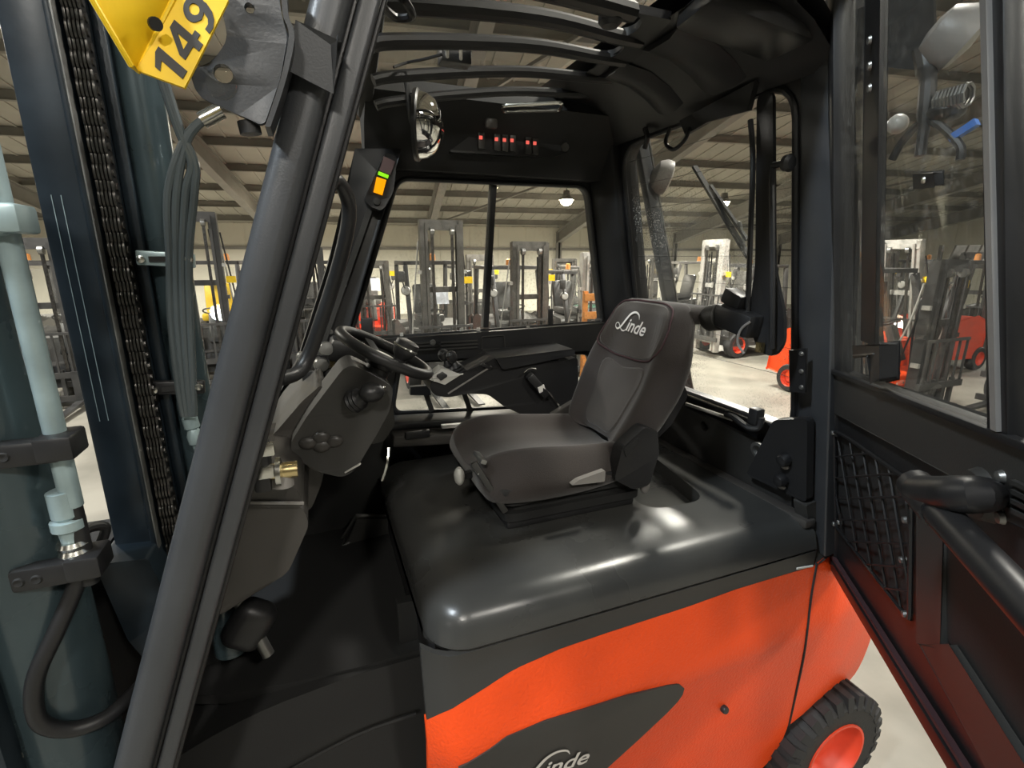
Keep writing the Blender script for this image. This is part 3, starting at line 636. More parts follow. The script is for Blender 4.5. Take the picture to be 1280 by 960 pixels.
# club-shaped tilt knob
kp = PY(402, 552, 1.418); mk = MB()
for dx, dz in ((-.035, 0), (0, .012), (.035, -.004), (0, -.014)): mk.ell(kp + V((dx, 0, dz)), (.05, .02, .036))
mk.build('tilt_knob', 'dash', sc_)
wn_ = V((.48, -.05, .875)).normalized(); wcn = PY(482, 441, 1.52); wa = V((0, 1, 0)); wa = (wa - wn_ * wa.dot(wn_)).normalized(); wb = wn_.cross(wa)
def WP(r, ang, up=0.0): return wcn + (wa * math.cos(ang) + wb * math.sin(ang)) * r + wn_ * up
WR = .142
sw = MB().tube([WP(WR, 2 * math.pi * k / 40) for k in range(40)], .0165, 12, True).build('steering_wheel', 'black', T)
MB().lathe(wcn - wn_ * .035, wn_, [(.02, -.02), (.045, -.01), (.048, .01), (.03, .02), (.001, .022)], 18).build('wheel_hub', 'black', sw)
MB().lathe(wcn - wn_ * .012, wn_, [(.03, 0), (.03, .006), (.001, .008)], 18).build('hub_cap', 'lightgrey', sw)
for ang in (R(20), R(150), R(265)): MB().beam(WP(.03, ang, -.025), WP(WR - .005, ang, -.004), .035, .014, wn_).build('spoke', 'black', sw, bevel=.004)
MB().cyl(wcn - wn_ * .16, wcn - wn_ * .03, .045, .035).build('steering_shaft_boot', 'black', sc_)
kc = PY(503, 443, 1.44)
kn = MB().lathe(kc - wn_ * .045, wn_, [(.018, 0), (.018, .03), (.03, .045), (.036, .06), (.034, .085), (.02, .09), (.001, .09)], 18).build('spinner_knob', 'black', sw)
MB().tube([kc + wn_ * .022 + (wa * math.cos(q) + wb * math.sin(q)) * .034 for q in [2 * math.pi * k / 20 for k in range(20)]], .004, 6, True).build('knob_ring', 'chrome', kn)
# column stalk with bellows
sp = PY(440, 503, 1.41); sd = (PY(470, 488, 1.36) - sp).normalized(); mk = MB()
mk.lathe(sp, sd, [(.030, 0), (.034, .006), (.028, .012), (.033, .018), (.027, .024), (.031, .030), (.024, .036), (.02, .05), (.001, .052)], 16); mk.build('stalk_bellows', 'rubber', sc_)
MB().ell(sp + sd * .075, (.07, .06, .055)).build('stalk_knob', 'black', sc_)
MB().tube(cat([PY(486, 560, 1.5), PY(484, 580, 1.48), PY(478, 600, 1.5)], 5), .006, 6).build('column_cable', 'chrome', sc_)
MB().beam(PY(432, 590, 1.42), PY(450, 580, 1.40), .012, .004).build('column_edge_clip', 'lightgrey', sc_)
MB().cyl(PY(472, 492, 1.39), PY(480, 484, 1.40), .010).build('key_switch', 'chrome', sc_)
# instrument pod and wiring behind the wheel
pod = MB().box(PY(436, 440, 1.85), (.14, .12, .08), Matrix.Rotation(R(20), 3, 'Y')).build('instrument_pod', 'black', T, bevel=.015)
for x, y, r_ in ((408, 436, .022), (402, 456, .022), (378, 446, .016)): MB().lathe(PY(x, y, 1.80), (.1, -1, .1), [(.001, .012), (r_, .01), (r_ * 1.15, 0), (r_ * 1.15, -.02)], 14).build('cowl_bolt', 'steel', T)
MB().box(PY(408, 468, 1.85), (.16, .1, .06)).build('cowl_bracket', 'black', T, bevel=.008)
MB().beam(PY(395, 442, 1.82), PY(425, 444, 1.82), .02, .008).build('cowl_plate', 'steel', T)
MB().box(PY(425, 452, 1.84), (.07, .02, .03)).build('wire_connector', 'brass', T)

# ---- near A-pillar: wide tube, groove and flange, extruded along its lean
def pill(pxb, pxt, name, m_, y0, y1, ext=.35, bevel=.006):
    (bl, br), (tl, tr) = pxb, pxt
    a, b, c, d = PY(*bl, y0), PY(*br, y0), PY(*tl, y0), PY(*tr, y0)
    dn = (a - c).normalized() * ext; up = (c - a).normalized() * .22
    a, b, c, d = a + dn, b + dn, c + up, d + up; dy = V((0, y1 - y0, 0))
    return MB().hexa([a, b, b + dy, a + dy], [c, d, d + dy, c + dy]).build(name, m_, T, bevel=bevel, seg=3)
ap = pill(((140, 960), (190, 960)), ((385, 0), (441, 0)), 'front_pillar', 'pillar', .985, 1.10, bevel=.022)
o = pill(((186, 960), (198, 960)), ((437, 0), (450, 0)), 'pillar_groove', 'frame', 1.02, 1.09); o.parent = ap; o.location = ORG[o] - ORG[ap]
o = pill(((196, 960), (216, 960)), ((448, 0), (478, 0)), 'pillar_flange', 'pillar', 1.0, 1.085, bevel=.008); o.parent = ap; o.location = ORG[o] - ORG[ap]
o = pill(((214, 960), (222, 960)), ((476, 0), (485, 0)), 'pillar_door_seal', 'rubber', 1.015, 1.07, bevel=.004); o.parent = ap; o.location = ORG[o] - ORG[ap]
# lamp clamp around the pillar
MB().plate([PY(375, 34, .965), PY(421, 52, .965), PY(412, 108, .965), PY(366, 84, .965)], (0, .16, 0)).build('pillar_clamp', 'pillar', T, bevel=.008)
MB().plate([PY(360, 30, .975), PY(378, 34, .975), PY(368, 84, .975), PY(352, 74, .975)], (0, .03, 0)).build('clamp_plate', 'grey', T, bevel=.003)
# grab handle on the inner side of the pillar
MB().tube(cat([PY(408, 232, 1.12), PY(420, 226, 1.14), PY(433, 244, 1.16), PY(436, 275, 1.17), PY(424, 330, 1.18), PY(402, 400, 1.18), PY(386, 444, 1.18), PY(372, 466, 1.16), PY(348, 474, 1.12)], 6), .0155, 12).build('grab_handle', 'frame', T)

# ---- far side wall of the cab (fixed side window)
def XF(z): return .205 + .37 * (z - .295)
def XR(z): return 1.40 - .185 * (z + .1)
TH = V((0, .05, 0))
up_hole = rnd([PY(497, 223, YF), PY(735, 233, YF), PY(753, 403, YF), PY(436, 426, YF)], [.05, .06, .03, .03])
lo_hole = rnd([PY(500, 452, YF), PY(735, 440, YF), PY(760, 505, YF), PY(489, 517, YF)], [.04, .04, .05, .06])
outer = [(XF(.6), YF, .6), (XR(.5) + .02, YF, .6), (XR(-.95) + .04, YF, -.95), (XR(-.95), YF, -1.2), (-.3, YF, -1.2), (-.36, YF, -.9), (XF(-.72), YF, -.72)]
fw = MB().plate(outer, TH, [up_hole, lo_hole]).build('side_frame', 'frame', T)
MB().tube(rnd([PY(497, 223, YF), PY(735, 233, YF), PY(753, 403, YF), PY(436, 426, YF)], [.05, .06, .03, .03]), .011, 8, True).build('window_seal', 'rubber', fw)
MB().tube(lo_hole, .012, 8, True).build('lower_window_seal', 'rubber', fw)
o1 = [PY(490, 215, YF), PY(621, 222, YF), PY(610, 412, YF), PY(430, 428, YF)]; o2 = [PY(619, 222, YF), PY(745, 226, YF), PY(760, 406, YF), PY(608, 412, YF)]
MB().plate([p + V((0, .02, 0)) for p in o1], (0, .005, 0)).build('sliding_pane', 'glass', fw)
MB().plate([p + V((0, .032, 0)) for p in o2], (0, .005, 0)).build('sliding_pane', 'glass', fw)
MB().beam(PY(620, 222, YF) + V((0, .02, 0)), PY(609, 410, YF) + V((0, .02, 0)), .012, .022, (1, 0, 0)).build('pane_edge_profile', 'frame', fw)
MB().beam(PY(616, 222, YF) + V((0, .03, 0)), PY(605, 410, YF) + V((0, .03, 0)), .006, .012, (1, 0, 0)).build('pane_edge_strip', 'grey', fw)
MB().plate([PY(485, 446, YF) + V((0, .02, 0)), PY(745, 434, YF) + V((0, .02, 0)), PY(768, 510, YF) + V((0, .02, 0)), PY(480, 524, YF) + V((0, .02, 0))], (0, .005, 0)).build('lower_pane', 'glass', fw)
for x in (502, 577, 598, 660, 691): MB().box(PY(x, 410 if x > 640 else (418 if x < 520 else 412), YF - .02), (.014, .01, .014)).build('pane_clip', 'lightgrey', fw)
MB().box(PY(688, 396, YF - .025), (.022, .014, .075)).build('pane_latch', 'black', fw, bevel=.003)
MB().box(PY(459, 410, 2.05), (.045, .02, .08)).build('switch_box', 'black', fw, bevel=.003)
# far A-pillar cover standing proud, inside face
MB().plate([PY(447, 190, 2.06), PY(497, 190, 2.06), PY(489, 230, 2.06), PY(432, 425, 2.06), PY(400, 480, 2.06), PY(340, 590, 2.06), PY(300, 590, 2.06), PY(372, 450, 2.06), PY(410, 330, 2.06)], (0, .09, 0)).build('far_front_pillar', 'frame', T, bevel=.012)
MB().beam(PY(462, 262, 2.05), PY(400, 440, 2.05), .02, .012, (0, 1, 0)).build('pillar_ridge', 'trim', T)
for x, y in ((430, 356), (413, 415)): MB().lathe(PY(x, y, 2.055), (0, -1, 0), [(.001, .004), (.009, .003), (.011, 0)], 12).build('pillar_screw', 'steel', T)
# mid rail with vents
rail = MB().plate([PY(440, 428, 2.09), PY(756, 404, 2.09), PY(760, 436, 2.09), PY(700, 440, 2.09), PY(560, 448, 2.09), PY(498, 452, 2.09), PY(440, 450, 2.09)], (0, .06, 0)).build('mid_rail', 'black', T, bevel=.006)
for xa, xb, yo in ((503, 544, 0), (551, 597, -2)):
    for k in range(3): MB().beam(PY(xa, 430 + k * 4.2 + yo, 2.084), PY(xb, 427.5 + k * 4.2 + yo, 2.084), .006, .008).build('vent_slat', 'trim', rail)
MB().tube(rnd([PY(602, 421, 2.085), PY(630, 419, 2.085), PY(631, 436, 2.085), PY(602, 437, 2.085)], .01), .003, 6, True).build('pocket_frame', 'trim', rail)
MB().lathe(PY(541, 428, 2.085), (0, -1, 0), [(.001, .006), (.012, .005), (.013, 0)], 12).build('vent_screw', 'steel', rail)
# lower sill ledges on the far side
MB().beam(PY(486, 528, 2.06), PY(790, 510, 2.06), .12, .03).build('sill_ledge', 'black', T, bevel=.008)
MB().beam(PY(489, 548, 1.98), PY(640, 540, 1.98), .10, .05).build('side_moulding', 'dash', T, bevel=.012)
MB().beam(PY(552, 533, 1.93), PY(600, 529, 1.93), .02, .014).build('moulding_slot', 'lightgrey', T)
MB().box(PY(522, 543, 1.93), (.10, .02, .03)).build('moulding_clip', 'black', T, bevel=.004)
# cable duct seen under the console through the low pane
for x0_, x1_ in ((513, 536),): MB().plate([PY(x0_, 484, 2.10), PY(x1_, 482, 2.10), PY(x1_ + 3, 494, 2.10), PY(x0_, 494, 2.10)], (0, .03, 0)).build('cable_box', 'black', T)
for x in (534, 582): MB().beam(PY(x - 4, 486, 2.12), PY(x + 6, 514, 2.12), .022, .01, (0, 1, 0)).build('pane_bracket', 'dash', T)

# ---- rear frame and rear window
RN = V((1, 0, .185)).normalized(); RP = V((1.40, 1, -.1))
def RW(y, z, off=0.0): return V((XR(z), y, z)) + RN * off
def RPX(x, y, off=0.0): return PP(x, y, RP + RN * off, RN)
hole = rnd([RW(1.145, -.585), RW(2.005, -.585), RW(2.005, .465), RW(1.145, .475)], [.09, .06, .13, .10])
rf = MB().plate([RW(1.0, -.95), RW(2.15, -.95), RW(2.15, .6), RW(1.0, .6)], RN * .06, [hole]).build('rear_frame', 'frame', T)
MB().tube(hole, .011, 8, True).build('rear_window_seal', 'rubber', rf)
MB().plate([p + RN * .03 for p in hole], RN * .006).build('rear_pane', 'glass_rear', rf)
for k in range(9):
    z = .40 - k * .10; MB().tube([RW(1.16, z, .028), RW(1.99, z, .028)], .0010, 4).build('heater_wire', 'trim', rf)
# near B-pillar and far C-pillar
bp = MB().hexa([(XR(-.98) - .05, .985, -.98), (XR(-.98) + .09, .985, -.98), (XR(-.98) + .09, 1.135, -.98), (XR(-.98) - .0, 1.135, -.98)], [(XR(.62) - .05, .985, .62), (XR(.62) + .09, .985, .62), (XR(.62) + .09, 1.135, .62), (XR(.62), 1.135, .62)]).build('rear_pillar', 'pillar', T, bevel=.012, seg=3)
MB().tube([RW(.975, -.95, .02), RW(.975, .58, .02)], .014, 8).build('pillar_door_seal', 'rubber', bp)
MB().hexa([(XR(-.98) - .04, 2.02, -.98), (XR(-.98) + .09, 2.02, -.98), (XR(-.98) + .09, 2.15, -.98), (XR(-.98) - .1, 2.15, -.98)], [(XR(.62) - .04, 2.02, .62), (XR(.62) + .09, 2.02, .62), (XR(.62) + .09, 2.15, .62), (XR(.62) - .1, 2.15, .62)]).build('far_rear_pillar', 'frame', T, bevel=.012, seg=3)
pl = MB().plate([RPX(989, 437, -.06), RPX(1009, 436, -.06), RPX(1008, 490, -.06), RPX(990, 488, -.06)], -RN * .008).build('hinge_plate', 'frame', T, bevel=.002)
for y in (442, 464, 484): MB().lathe(RPX(1002, y, -.068), -RN, [(.001, .006), (.006, .005), (.008, 0)], 10).build('hinge_bolt', 'steel', pl)
# rear sill: inner panel with holes, corner boss
holes_ = [[RPX(885, 531, -.02) + (V((0, 1, 0)) * math.cos(q) + V((-.18, 0, .98)) * math.sin(q)) * .022 for q in [2 * math.pi * k / 16 for k in range(16)]]]
MB().plate(rnd([RW(1.12, -.90, -.02), RW(2.04, -.90, -.02), RW(2.04, -.60, -.02), RW(1.12, -.66, -.02)], .02), -RN * .02, holes_).build('rear_sill_panel', 'trim', T)
MB().plate(rnd([RPX(975, 522, -.045), RPX(1018, 520, -.045), RPX(1016, 625, -.045), RPX(940, 590, -.045)], .02), -RN * .03).build('corner_boss', 'black', T, bevel=.012)
MB().lathe(RPX(950, 562, -.05), -RN, [(.03, 0), (.032, .012), (.02, .014), (.018, .0)], 16).build('sill_grommet', 'steel', T)
for x, y in ((985, 573), (981, 598)):
    kb = MB().lathe(RPX(x, y, -.07), -RN, [(.02, 0), (.024, .02), (.018, .035), (.001, .04)], 14).build('corner_knob', 'rubber', T); MB().ell(RPX(x - 4, y + 10, -.085), (.02, .03, .02)).build('knob_cap', 'grey', kb)
# window hinge bars at the sill
MB().tube([RPX(842, 485, -.05), RPX(942, 522, -.05)], .014, 10).build('sill_bar', 'frame', T)
MB().tube([RPX(842, 487, -.064), RPX(940, 524, -.064)], .004, 6).build('sill_bar_trim', 'chrome', T)
MB().tube([RPX(858, 505, -.03), RPX(915, 524, -.03)], .008, 8).build('sill_strip', 'lightgrey', T)
MB().tube(cat([RPX(908, 518, -.06), RPX(918, 522, -.08), RPX(935, 534, -.08), RPX(948, 534, -.06), RPX(952, 522, -.05)], 4), .012, 8).build('hinge_arm', 'black', T)
MB().box(RPX(945, 520, -.05), (.04, .04, .06)).build('hinge_block', 'black', T, bevel=.006)
# rear pillar-mounted bar, rod and wiper motor
bar = MB().plate(rnd([PX(946, 118, 1.27), PX(966, 112, 1.27), PX(967, 330, 1.27), PX(980, 395, 1.27), PX(980, 430, 1.27), PX(966, 448, 1.27), PX(945, 436, 1.27), PX(936, 395, 1.27), PX(944, 330, 1.27)], .03), (.012, 0, 0)).build('wiper_carrier', 'black', T, bevel=.006)
MB().tube([PX(965, 206, 1.25), PX(966, 330, 1.25), PX(965, 436, 1.25)], .0085, 8).build('support_rod', 'frame', bar)
MB().tube([PX(966, 207, 1.25), PX(984, 203, 1.25)], .009, 8).build('rod_arm', 'frame', bar)
MB().lathe(PX(982, 204, 1.25), (PX(996, 203, 1.25) - PX(982, 204, 1.25)), [(.01, -.004), (.022, 0), (.024, .014), (.016, .022), (.001, .023)], 16).build('rod_knob', 'rubber', bar)
mot = MB().beam(PX(900, 392, 1.25), PX(946, 410, 1.25), .07, .075).build('wiper_motor', 'black', bar, bevel=.014)
MB().lathe(PX(888, 398, 1.25), PX(908, 395, 1.25) - PX(888, 398, 1.25), [(.001, -.01), (.04, -.01), (.045, .0), (.045, .05), (.03, .055)], 16).build('motor_cap', 'trim', mot)
MB().box(PX(920, 374, 1.26), (.05, .08, .05), Matrix.Rotation(R(20), 3, 'X')).build('motor_bracket', 'black', mot, bevel=.008)
MB().tube(cat([PX(938, 402, 1.22), PX(926, 412, 1.21), PX(922, 428, 1.21), PX(930, 442, 1.22)], 5), .004, 6).build('motor_cable', 'grey', mot)
MB().box(PX(950, 434, 1.255), (.015, .02, .03)).build('motor_nut', 'brass', mot)
MB().tube(cat([PX(938, 150, 1.26), PX(941, 200, 1.26), PX(938, 300, 1.26), PX(934, 400, 1.26)], 6), .008, 8).build('cable_sleeve', 'rubber', bar)
# wiper on the outside of the rear glass
wp = MB().beam(RPX(868, 208, .07), RPX(936, 322, .07), .010, .02, RN).build('wiper_blade', 'matte', T)
MB().beam(RPX(888, 232, .085), RPX(934, 300, .085), .010, .012, RN).build('wiper_arm', 'matte', wp)
MB().tube(cat([RPX(900, 262, .08), RPX(916, 285, .09), RPX(925, 278, .09), RPX(930, 310, .08)], 4), .005, 6).build('washer_hose', 'steel', wp)
# rear roof cable loop and dark shade at the window top
MB().tube(cat([RPX(838, 160, -.06), RPX(832, 178, -.08), RPX(842, 187, -.09), RPX(856, 175, -.08), RPX(862, 160, -.06)], 5), .007, 8).build('roof_cable_loop', 'rubber', T)
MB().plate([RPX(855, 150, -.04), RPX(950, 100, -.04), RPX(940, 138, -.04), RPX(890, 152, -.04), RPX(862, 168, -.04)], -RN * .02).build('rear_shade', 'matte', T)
MB().tube([RPX(806, 185, -.05), RPX(810, 172, -.05), RPX(806, 160, -.05)], .01, 8).build('cable_gland', 'rubber', T)

# ---- roof: front rail, bars, rear plate, headers
bars = [((490, 5), (770, 45), .024), ((490, 52), (752, 72), .022), ((490, 96), (736, 97), .020), ((490, 127), (716, 117), .019)]
def bar_pts(a, b):
    p, q = PZ(*a, .51), PZ(*b, .60); d = q - p
    return [p - d * .08 - V((0, 0, .01)), p, p + d * .3 + V((0, 0, .012)), p + d * .65 + V((0, 0, .016)), q, q + d * .15 + V((0, 0, -.004))]
for a, b, r_ in bars: MB().tube(cat(bar_pts(a, b), 4), r_ * .86, 10).build('guard_bar', 'barm', T)
p = PZ(500, -45, .51); q = PZ(790, 15, .60); MB().tube(cat([p, (p + q) / 2 + V((0, 0, .01)), q], 4), .024, 10).build('guard_bar', 'barm', T)
# rounded slot ends at the rear roof plate (webs between the bars)
ends = [PZ(*b, .60) for _, b, _ in bars] + [PZ(790, 15, .60)]; ends.sort(key=lambda v: -v.y)
for e0, e1 in zip(ends, ends[1:]):
    mid = (e0 + e1) / 2; rr = (e0 - e1).length / 2; dx = V((1, 0, 0)); dy = (e0 - e1).normalized()
    loop = [mid + dy * (rr * math.cos(t)) + dx * (min(rr, .05) * math.sin(t)) for t in [math.pi * k / 8 for k in range(9)]]
    MB().plate(loop + [e1 + dx * .12, e0 + dx * .12], (0, 0, .02)).build('slot_web', 'barm', T)
rp = [[V((x, y, z)) for y in (1.0, 1.15, 1.4, 1.7, 1.9, 2.05, 2.15)] for x, z in ((.92, .605), (1.0, .60), (1.08, .585), (1.16, .55), (1.23, .50), (1.275, .47))]
m_ = MB(); m_.grid(rp); m_.grid([[p + V((0, 0, .06)) for p in r] for r in rp]); m_.build('roof_plate', 'frame', T, smooth=60)
for y0_, y1_ in ((1.25, 1.42), (1.52, 1.66)):
    MB().loft([[V((x, y0_, z - .002)), V((x, y0_ + .04, z - .018)), V((x, y1_ - .04, z - .018)), V((x, y1_, z - .002))] for x, z in ((.97, .60), (1.08, .585), (1.16, .55), (1.22, .51))]).build('roof_rib', 'frame', T, smooth=60)
MB().beam((.10, 1.02, .62), (1.2, 1.02, .66), .12, .10).build('near_roof_rail', 'frame', T, bevel=.02)
MB().beam((.92, 1.14, .595), (1.22, 1.10, .54), .16, .05).build('roof_corner_gusset', 'frame', T, bevel=.015)
MB().beam((.17, 1.0, .60), (.235, 2.15, .54), .05, .06).build('front_roof_rail', 'matte', T, bevel=.015)
# far header with console
hd = MB().loft([[V((x, 2.15, .60)), V((x, 1.93, .60)), V((x, 1.90, .55)), V((x, 2.02, .475)), V((x, 2.06, .40)), V((x, 2.09, .335)), V((x, 2.15, .335))] for x in (.22, .5, .9, 1.28)]).build('roof_header', 'matte', T, smooth=30)
hc = MB().plate(rnd([PY(590, 168, 2.03), PY(700, 173, 2.03), PY(712, 190, 2.03), PY(690, 197, 2.03), PY(560, 190, 2.03)], .02), (0, .06, 0)).build('switch_console', 'black', hd, bevel=.006)
for x, y in ((601, 172), (620.5, 174), (630.5, 175), (640, 175.5), (659.5, 178), (668.5, 179)):
    bb_ = MB().box(PY(x + .5, y + 4, 2.022), (.026, .014, .06)).build('rocker_switch', 'trim', hc, bevel=.002)
    MB().box(PY(x, y, 2.012), (.012, .006, .012)).build('switch_light', 'red_led', bb_)
MB().lathe(PY(706, 184, 2.02), (0, -1, -.2), [(.001, .01), (.016, .008), (.018, 0)], 14).build('console_knob', 'trim', hc)
for k in range(3): MB().beam(PY(556, 140 + k * 4, 1.995), PY(590, 142 + k * 4, 1.995), .002, .004).build('data_plate_line', 'dash', hd)
MB().box(PY(614, 152, 1.97), (.05, .02, .05)).build('header_clip', 'dash', hd, bevel=.01)
MB().tube(rnd([PZ(628, 132, .53), PZ(703, 128, .53), PZ(700, 138, .53), PZ(628, 140, .53)], .02), .006, 8, True).build('header_handle', 'chrome', hd)
# display unit on the far pillar
dsp = MB().plate(rnd([PY(482, 190, 1.99), PY(497, 196, 1.99), PY(492, 240, 1.99), PY(478, 264, 1.99), PY(462, 258, 1.99), PY(456, 248, 1.99)], .02), (0, .06, 0)).build('display_unit', 'black', T, bevel=.006)
for nm, mm, pp in (('display_top_field', 'screen_off', ((480, 195), (494, 202), (488, 219), (474, 213))), ('display_green_bar', 'screen_g', ((473.5, 214), (486, 219), (485, 223), (472.5, 218))), ('display_orange_field', 'screen_o', ((471, 221), (483, 225), (478, 244), (467, 240)))):
    MB().plate([PY(x, y, 1.982) for x, y in pp], (0, .006, 0)).build(nm, mm, dsp)
MB().lathe(PY(471, 252, 1.985), (0, -1, 0), [(.001, .005), (.012, .004), (.014, 0)], 12).build('display_button', 'trim', dsp)
# round mirror on its arm
mc = PY(523, 157, 1.85); ma = V((.93, -.30, -.05)).normalized()
mi = MB().lathe(mc, ma, [(.112, -.012), (.114, .0), (.108, .006)], 28).build('dome_mirror', 'black', T)
MB().lathe(mc, ma, [(.106, .004), (.100, .032), (.084, .058), (.055, .078), (.025, .088), (.001, .09)], 28).build('mirror_dome', 'mirror', mi)
MB().tube(cat([PY(503, 98, 1.85), PY(508, 104, 1.85), PY(511, 130, 1.85), PY(514, 152, 1.86), mc - ma * .01], 5), .008, 8).build('mirror_arm', 'frame', mi)
# sensor box tied to the second bar
sp_ = PZ(568, 68, .545); sb = MB().box(sp_, (.085, .05, .055)).build('sensor_box', 'black', T, bevel=.004)
for x in (559, 576): MB().tube([PZ(x, 49, .56), PZ(x, 62, .528), PZ(x, 80, .528)], .005, 6).build('cable_tie', 'white', sb)
MB().tube(cat([PZ(552, 68, .53), PZ(530, 74, .53), PZ(510, 78, .54), PZ(492, 84, .52)], 5), .004, 6).build('sensor_cable', 'rubber', sb)
MB().tube(cat([PZ(478, 8, .47), PZ(495, 22, .47), PZ(515, 20, .47), PZ(508, 4, .48), PZ(496, -8, .5)], 5), .008, 8).build('roof_cable', 'rubber', T)
MB().lathe(PZ(763, 22, .58), (0, 0, -1), [(.03, -.02), (.03, .01), (.02, .02), (.001, .022)], 14).build('roof_grommet', 'rubber', T)
MB().plate([V((.2, 1.1, .66)), V((.95, 1.1, .70)), V((.95, 2.0, .70)), V((.2, 2.0, .66))], (0, 0, .006)).build('roof_pane', 'clear', T)

# ---- rear guard legs down to the counterweight, with lamps
for y, nm in ((2.06, 'far'), (1.10, 'near')):
    lg = MB().beam((1.40, y, .60), (1.93, y, -1.06), .06, .05, (0, 1, 0)).build('guard_rear_leg', 'pillar', T, bevel=.012)
    if nm == 'far':
        MB().beam((1.44, y - .032, .55), (1.90, y - .032, -.9), .006, .008, (0, 1, 0)).build('leg_edge', 'steel', lg)
        lp = MB().lathe((1.53, 2.02, .36), (1, -.5, -.35), [(.02, -.05), (.06, -.03), (.075, .0), (.075, .03)], 18).build('rear_work_lamp', 'grey', lg)
        MB().lathe((1.53, 2.02, .36), (1, -.5, -.35), [(.001, .045), (.05, .04), (.072, .028), (.072, .02)], 18).build('lamp_lens', 'lightgrey', lp)
        MB().tube(cat([(1.42, 2.04, .28), (1.40, 2.03, .2), (1.43, 2.03, -.05), (1.50, 2.05, -.10)], 5), .008, 8).build('leg_cable', 'rubber', lg)
    else:
        bk2 = MB().plate(rnd([PX(x, y2, 1.78) for x, y2 in ((1108, -20), (1166, -20), (1168, 30), (1150, 88), (1108, 84))], .01), (.01, 0, 0)).build('lamp_bracket', 'matte', lg, bevel=.003)
        lp = MB().lathe(PX(1190, 45, 1.80), (.5, -.5, -.5), [(.02, -.06), (.06, -.05), (.085, .0), (.085, .04)], 20).build('near_work_lamp', 'grey', bk2)
        MB().lathe(PX(1190, 45, 1.80), (.5, -.5, -.5), [(.001, .06), (.06, .05), (.082, .036), (.08, .03)], 20).build('lamp_lens', 'lightgrey', lp)
        MB().tube(cat([PX(1155, 60, 1.78), PX(1160, 90, 1.78), PX(1158, 130, 1.78), PX(1150, 195, 1.78)], 5), [.03] * 6 + [.022] * 6 + [.015] * 4, 10).build('lamp_arm', 'black', bk2)
        hx_ = []; c0_, c1_ = PX(1170, 128, 1.78), PX(1212, 118, 1.78); ax_ = (c1_ - c0_).normalized(); ua = ax_.orthogonal().normalized(); ub = ax_.cross(ua)
        for k in range(73): hx_.append(c0_ + (c1_ - c0_) * (k / 72) + (ua * math.cos(k * math.pi / 4) + ub * math.sin(k * math.pi / 4)) * .03)
        MB().tube(hx_, .0045, 6).build('coiled_cable', 'steel', bk2)
        MB().ell(PX(1182, 140, 1.80), (.10, .10, .06)).build('horn_body', 'black', bk2)
        MB().beam(PX(1188, 174, 1.78), PX(1222, 152, 1.78), .02, .02).build('blue_glint_bar', 'blue', bk2)  # small blue glint put in as a blue plastic bar
        MB().tube(cat([PX(1115, 200, 1.78), PX(1130, 175, 1.78), PX(1160, 150, 1.78), PX(1198, 180, 1.78), PX(1200, 200, 1.78)], 5), .012, 8).build('lamp_cable', 'rubber', bk2)
        MB().ell(PX(1122, 155, 1.80), (.06, .06, .06)).build('small_lamp', 'lightgrey', bk2)
# ---- windscreen
MB().plate([(-.35, 1.08, -.78), (-.27, 2.08, -.78), (.19, 2.08, .5), (.12, 1.08, .5)], (-.005, 0, 0)).build('windscreen', 'clear', T)
MB().beam((-.36, 1.05, -.82), (-.30, 2.1, -.82), .08, .06).build('windscreen_sill', 'black', T, bevel=.01)

# ---- seat
S = MB().bb(.50, .98, 1.32, 1.76, ZT - .002, ZT + .035).build('seat_base', 'black', T, bevel=.012)
for k, (i0, i1, z) in enumerate(((.0, .0, .03), (.025, .02, .058), (.0, .0, .085), (.022, .02, .11))):
    MB().loft([rnd([(.49 + i0, 1.31 + i1, ZT + z + dz), (1.0 - i0, 1.31 + i1, ZT + z + dz), (1.0 - i0, 1.77 - i1, ZT + z + dz), (.49 + i0, 1.77 - i1, ZT + z + dz)], .04, 4) for dz in (0, .028)]).build('suspension_bellow', 'matte', S)
MB().loft([rnd([(x0_, 1.29, z), (1.02, 1.29, z), (1.02, 1.79, z), (x0_, 1.79, z)], .05, 4) for x0_, z in ((.475, ZT + .12), (.455, ZT + .135), (.455, ZT + .155))]).build('seat_pan', 'black', S, bevel=.004)
# cushion: lofted along X with two thigh bolsters
def cush(x, zt, zb, hw):
    cy = 1.545; n = 22; ring = []
    for i in range(n + 1):
        u = -1 + 2 * i / n; e = 1 - abs(u) ** 5 * .45; bol = (.052 * math.exp(-((abs(u) - .70) / .18) ** 2) - .012 * math.exp(-(u / .35) ** 2) - .018) * min(1, (zt - zb) / .1)
        ring.append(V((x, cy + u * hw, zb + (zt - zb) * max(.15, e) + bol)))
    for i in range(n, -1, -1):
        u = -1 + 2 * i / n; ring.append(V((x, cy + u * hw * .97, zb - .0 + .01 * abs(u) ** 6)))
    return ring
cr = [(.425, -.668, -.695, .20), (.430, -.650, -.725, .225), (.45, -.630, -.745, .245), (.49, -.612, -.748, .258), (.56, -.604, -.75, .274), (.66, -.612, -.75, .276), (.78, -.628, -.75, .272), (.90, -.638, -.74, .255), (1.0, -.64, -.735, .24)]
cu = MB().loft([cush(*c) for c in cr]).build('cushion', 'fabric', S, smooth=80, sub=1)
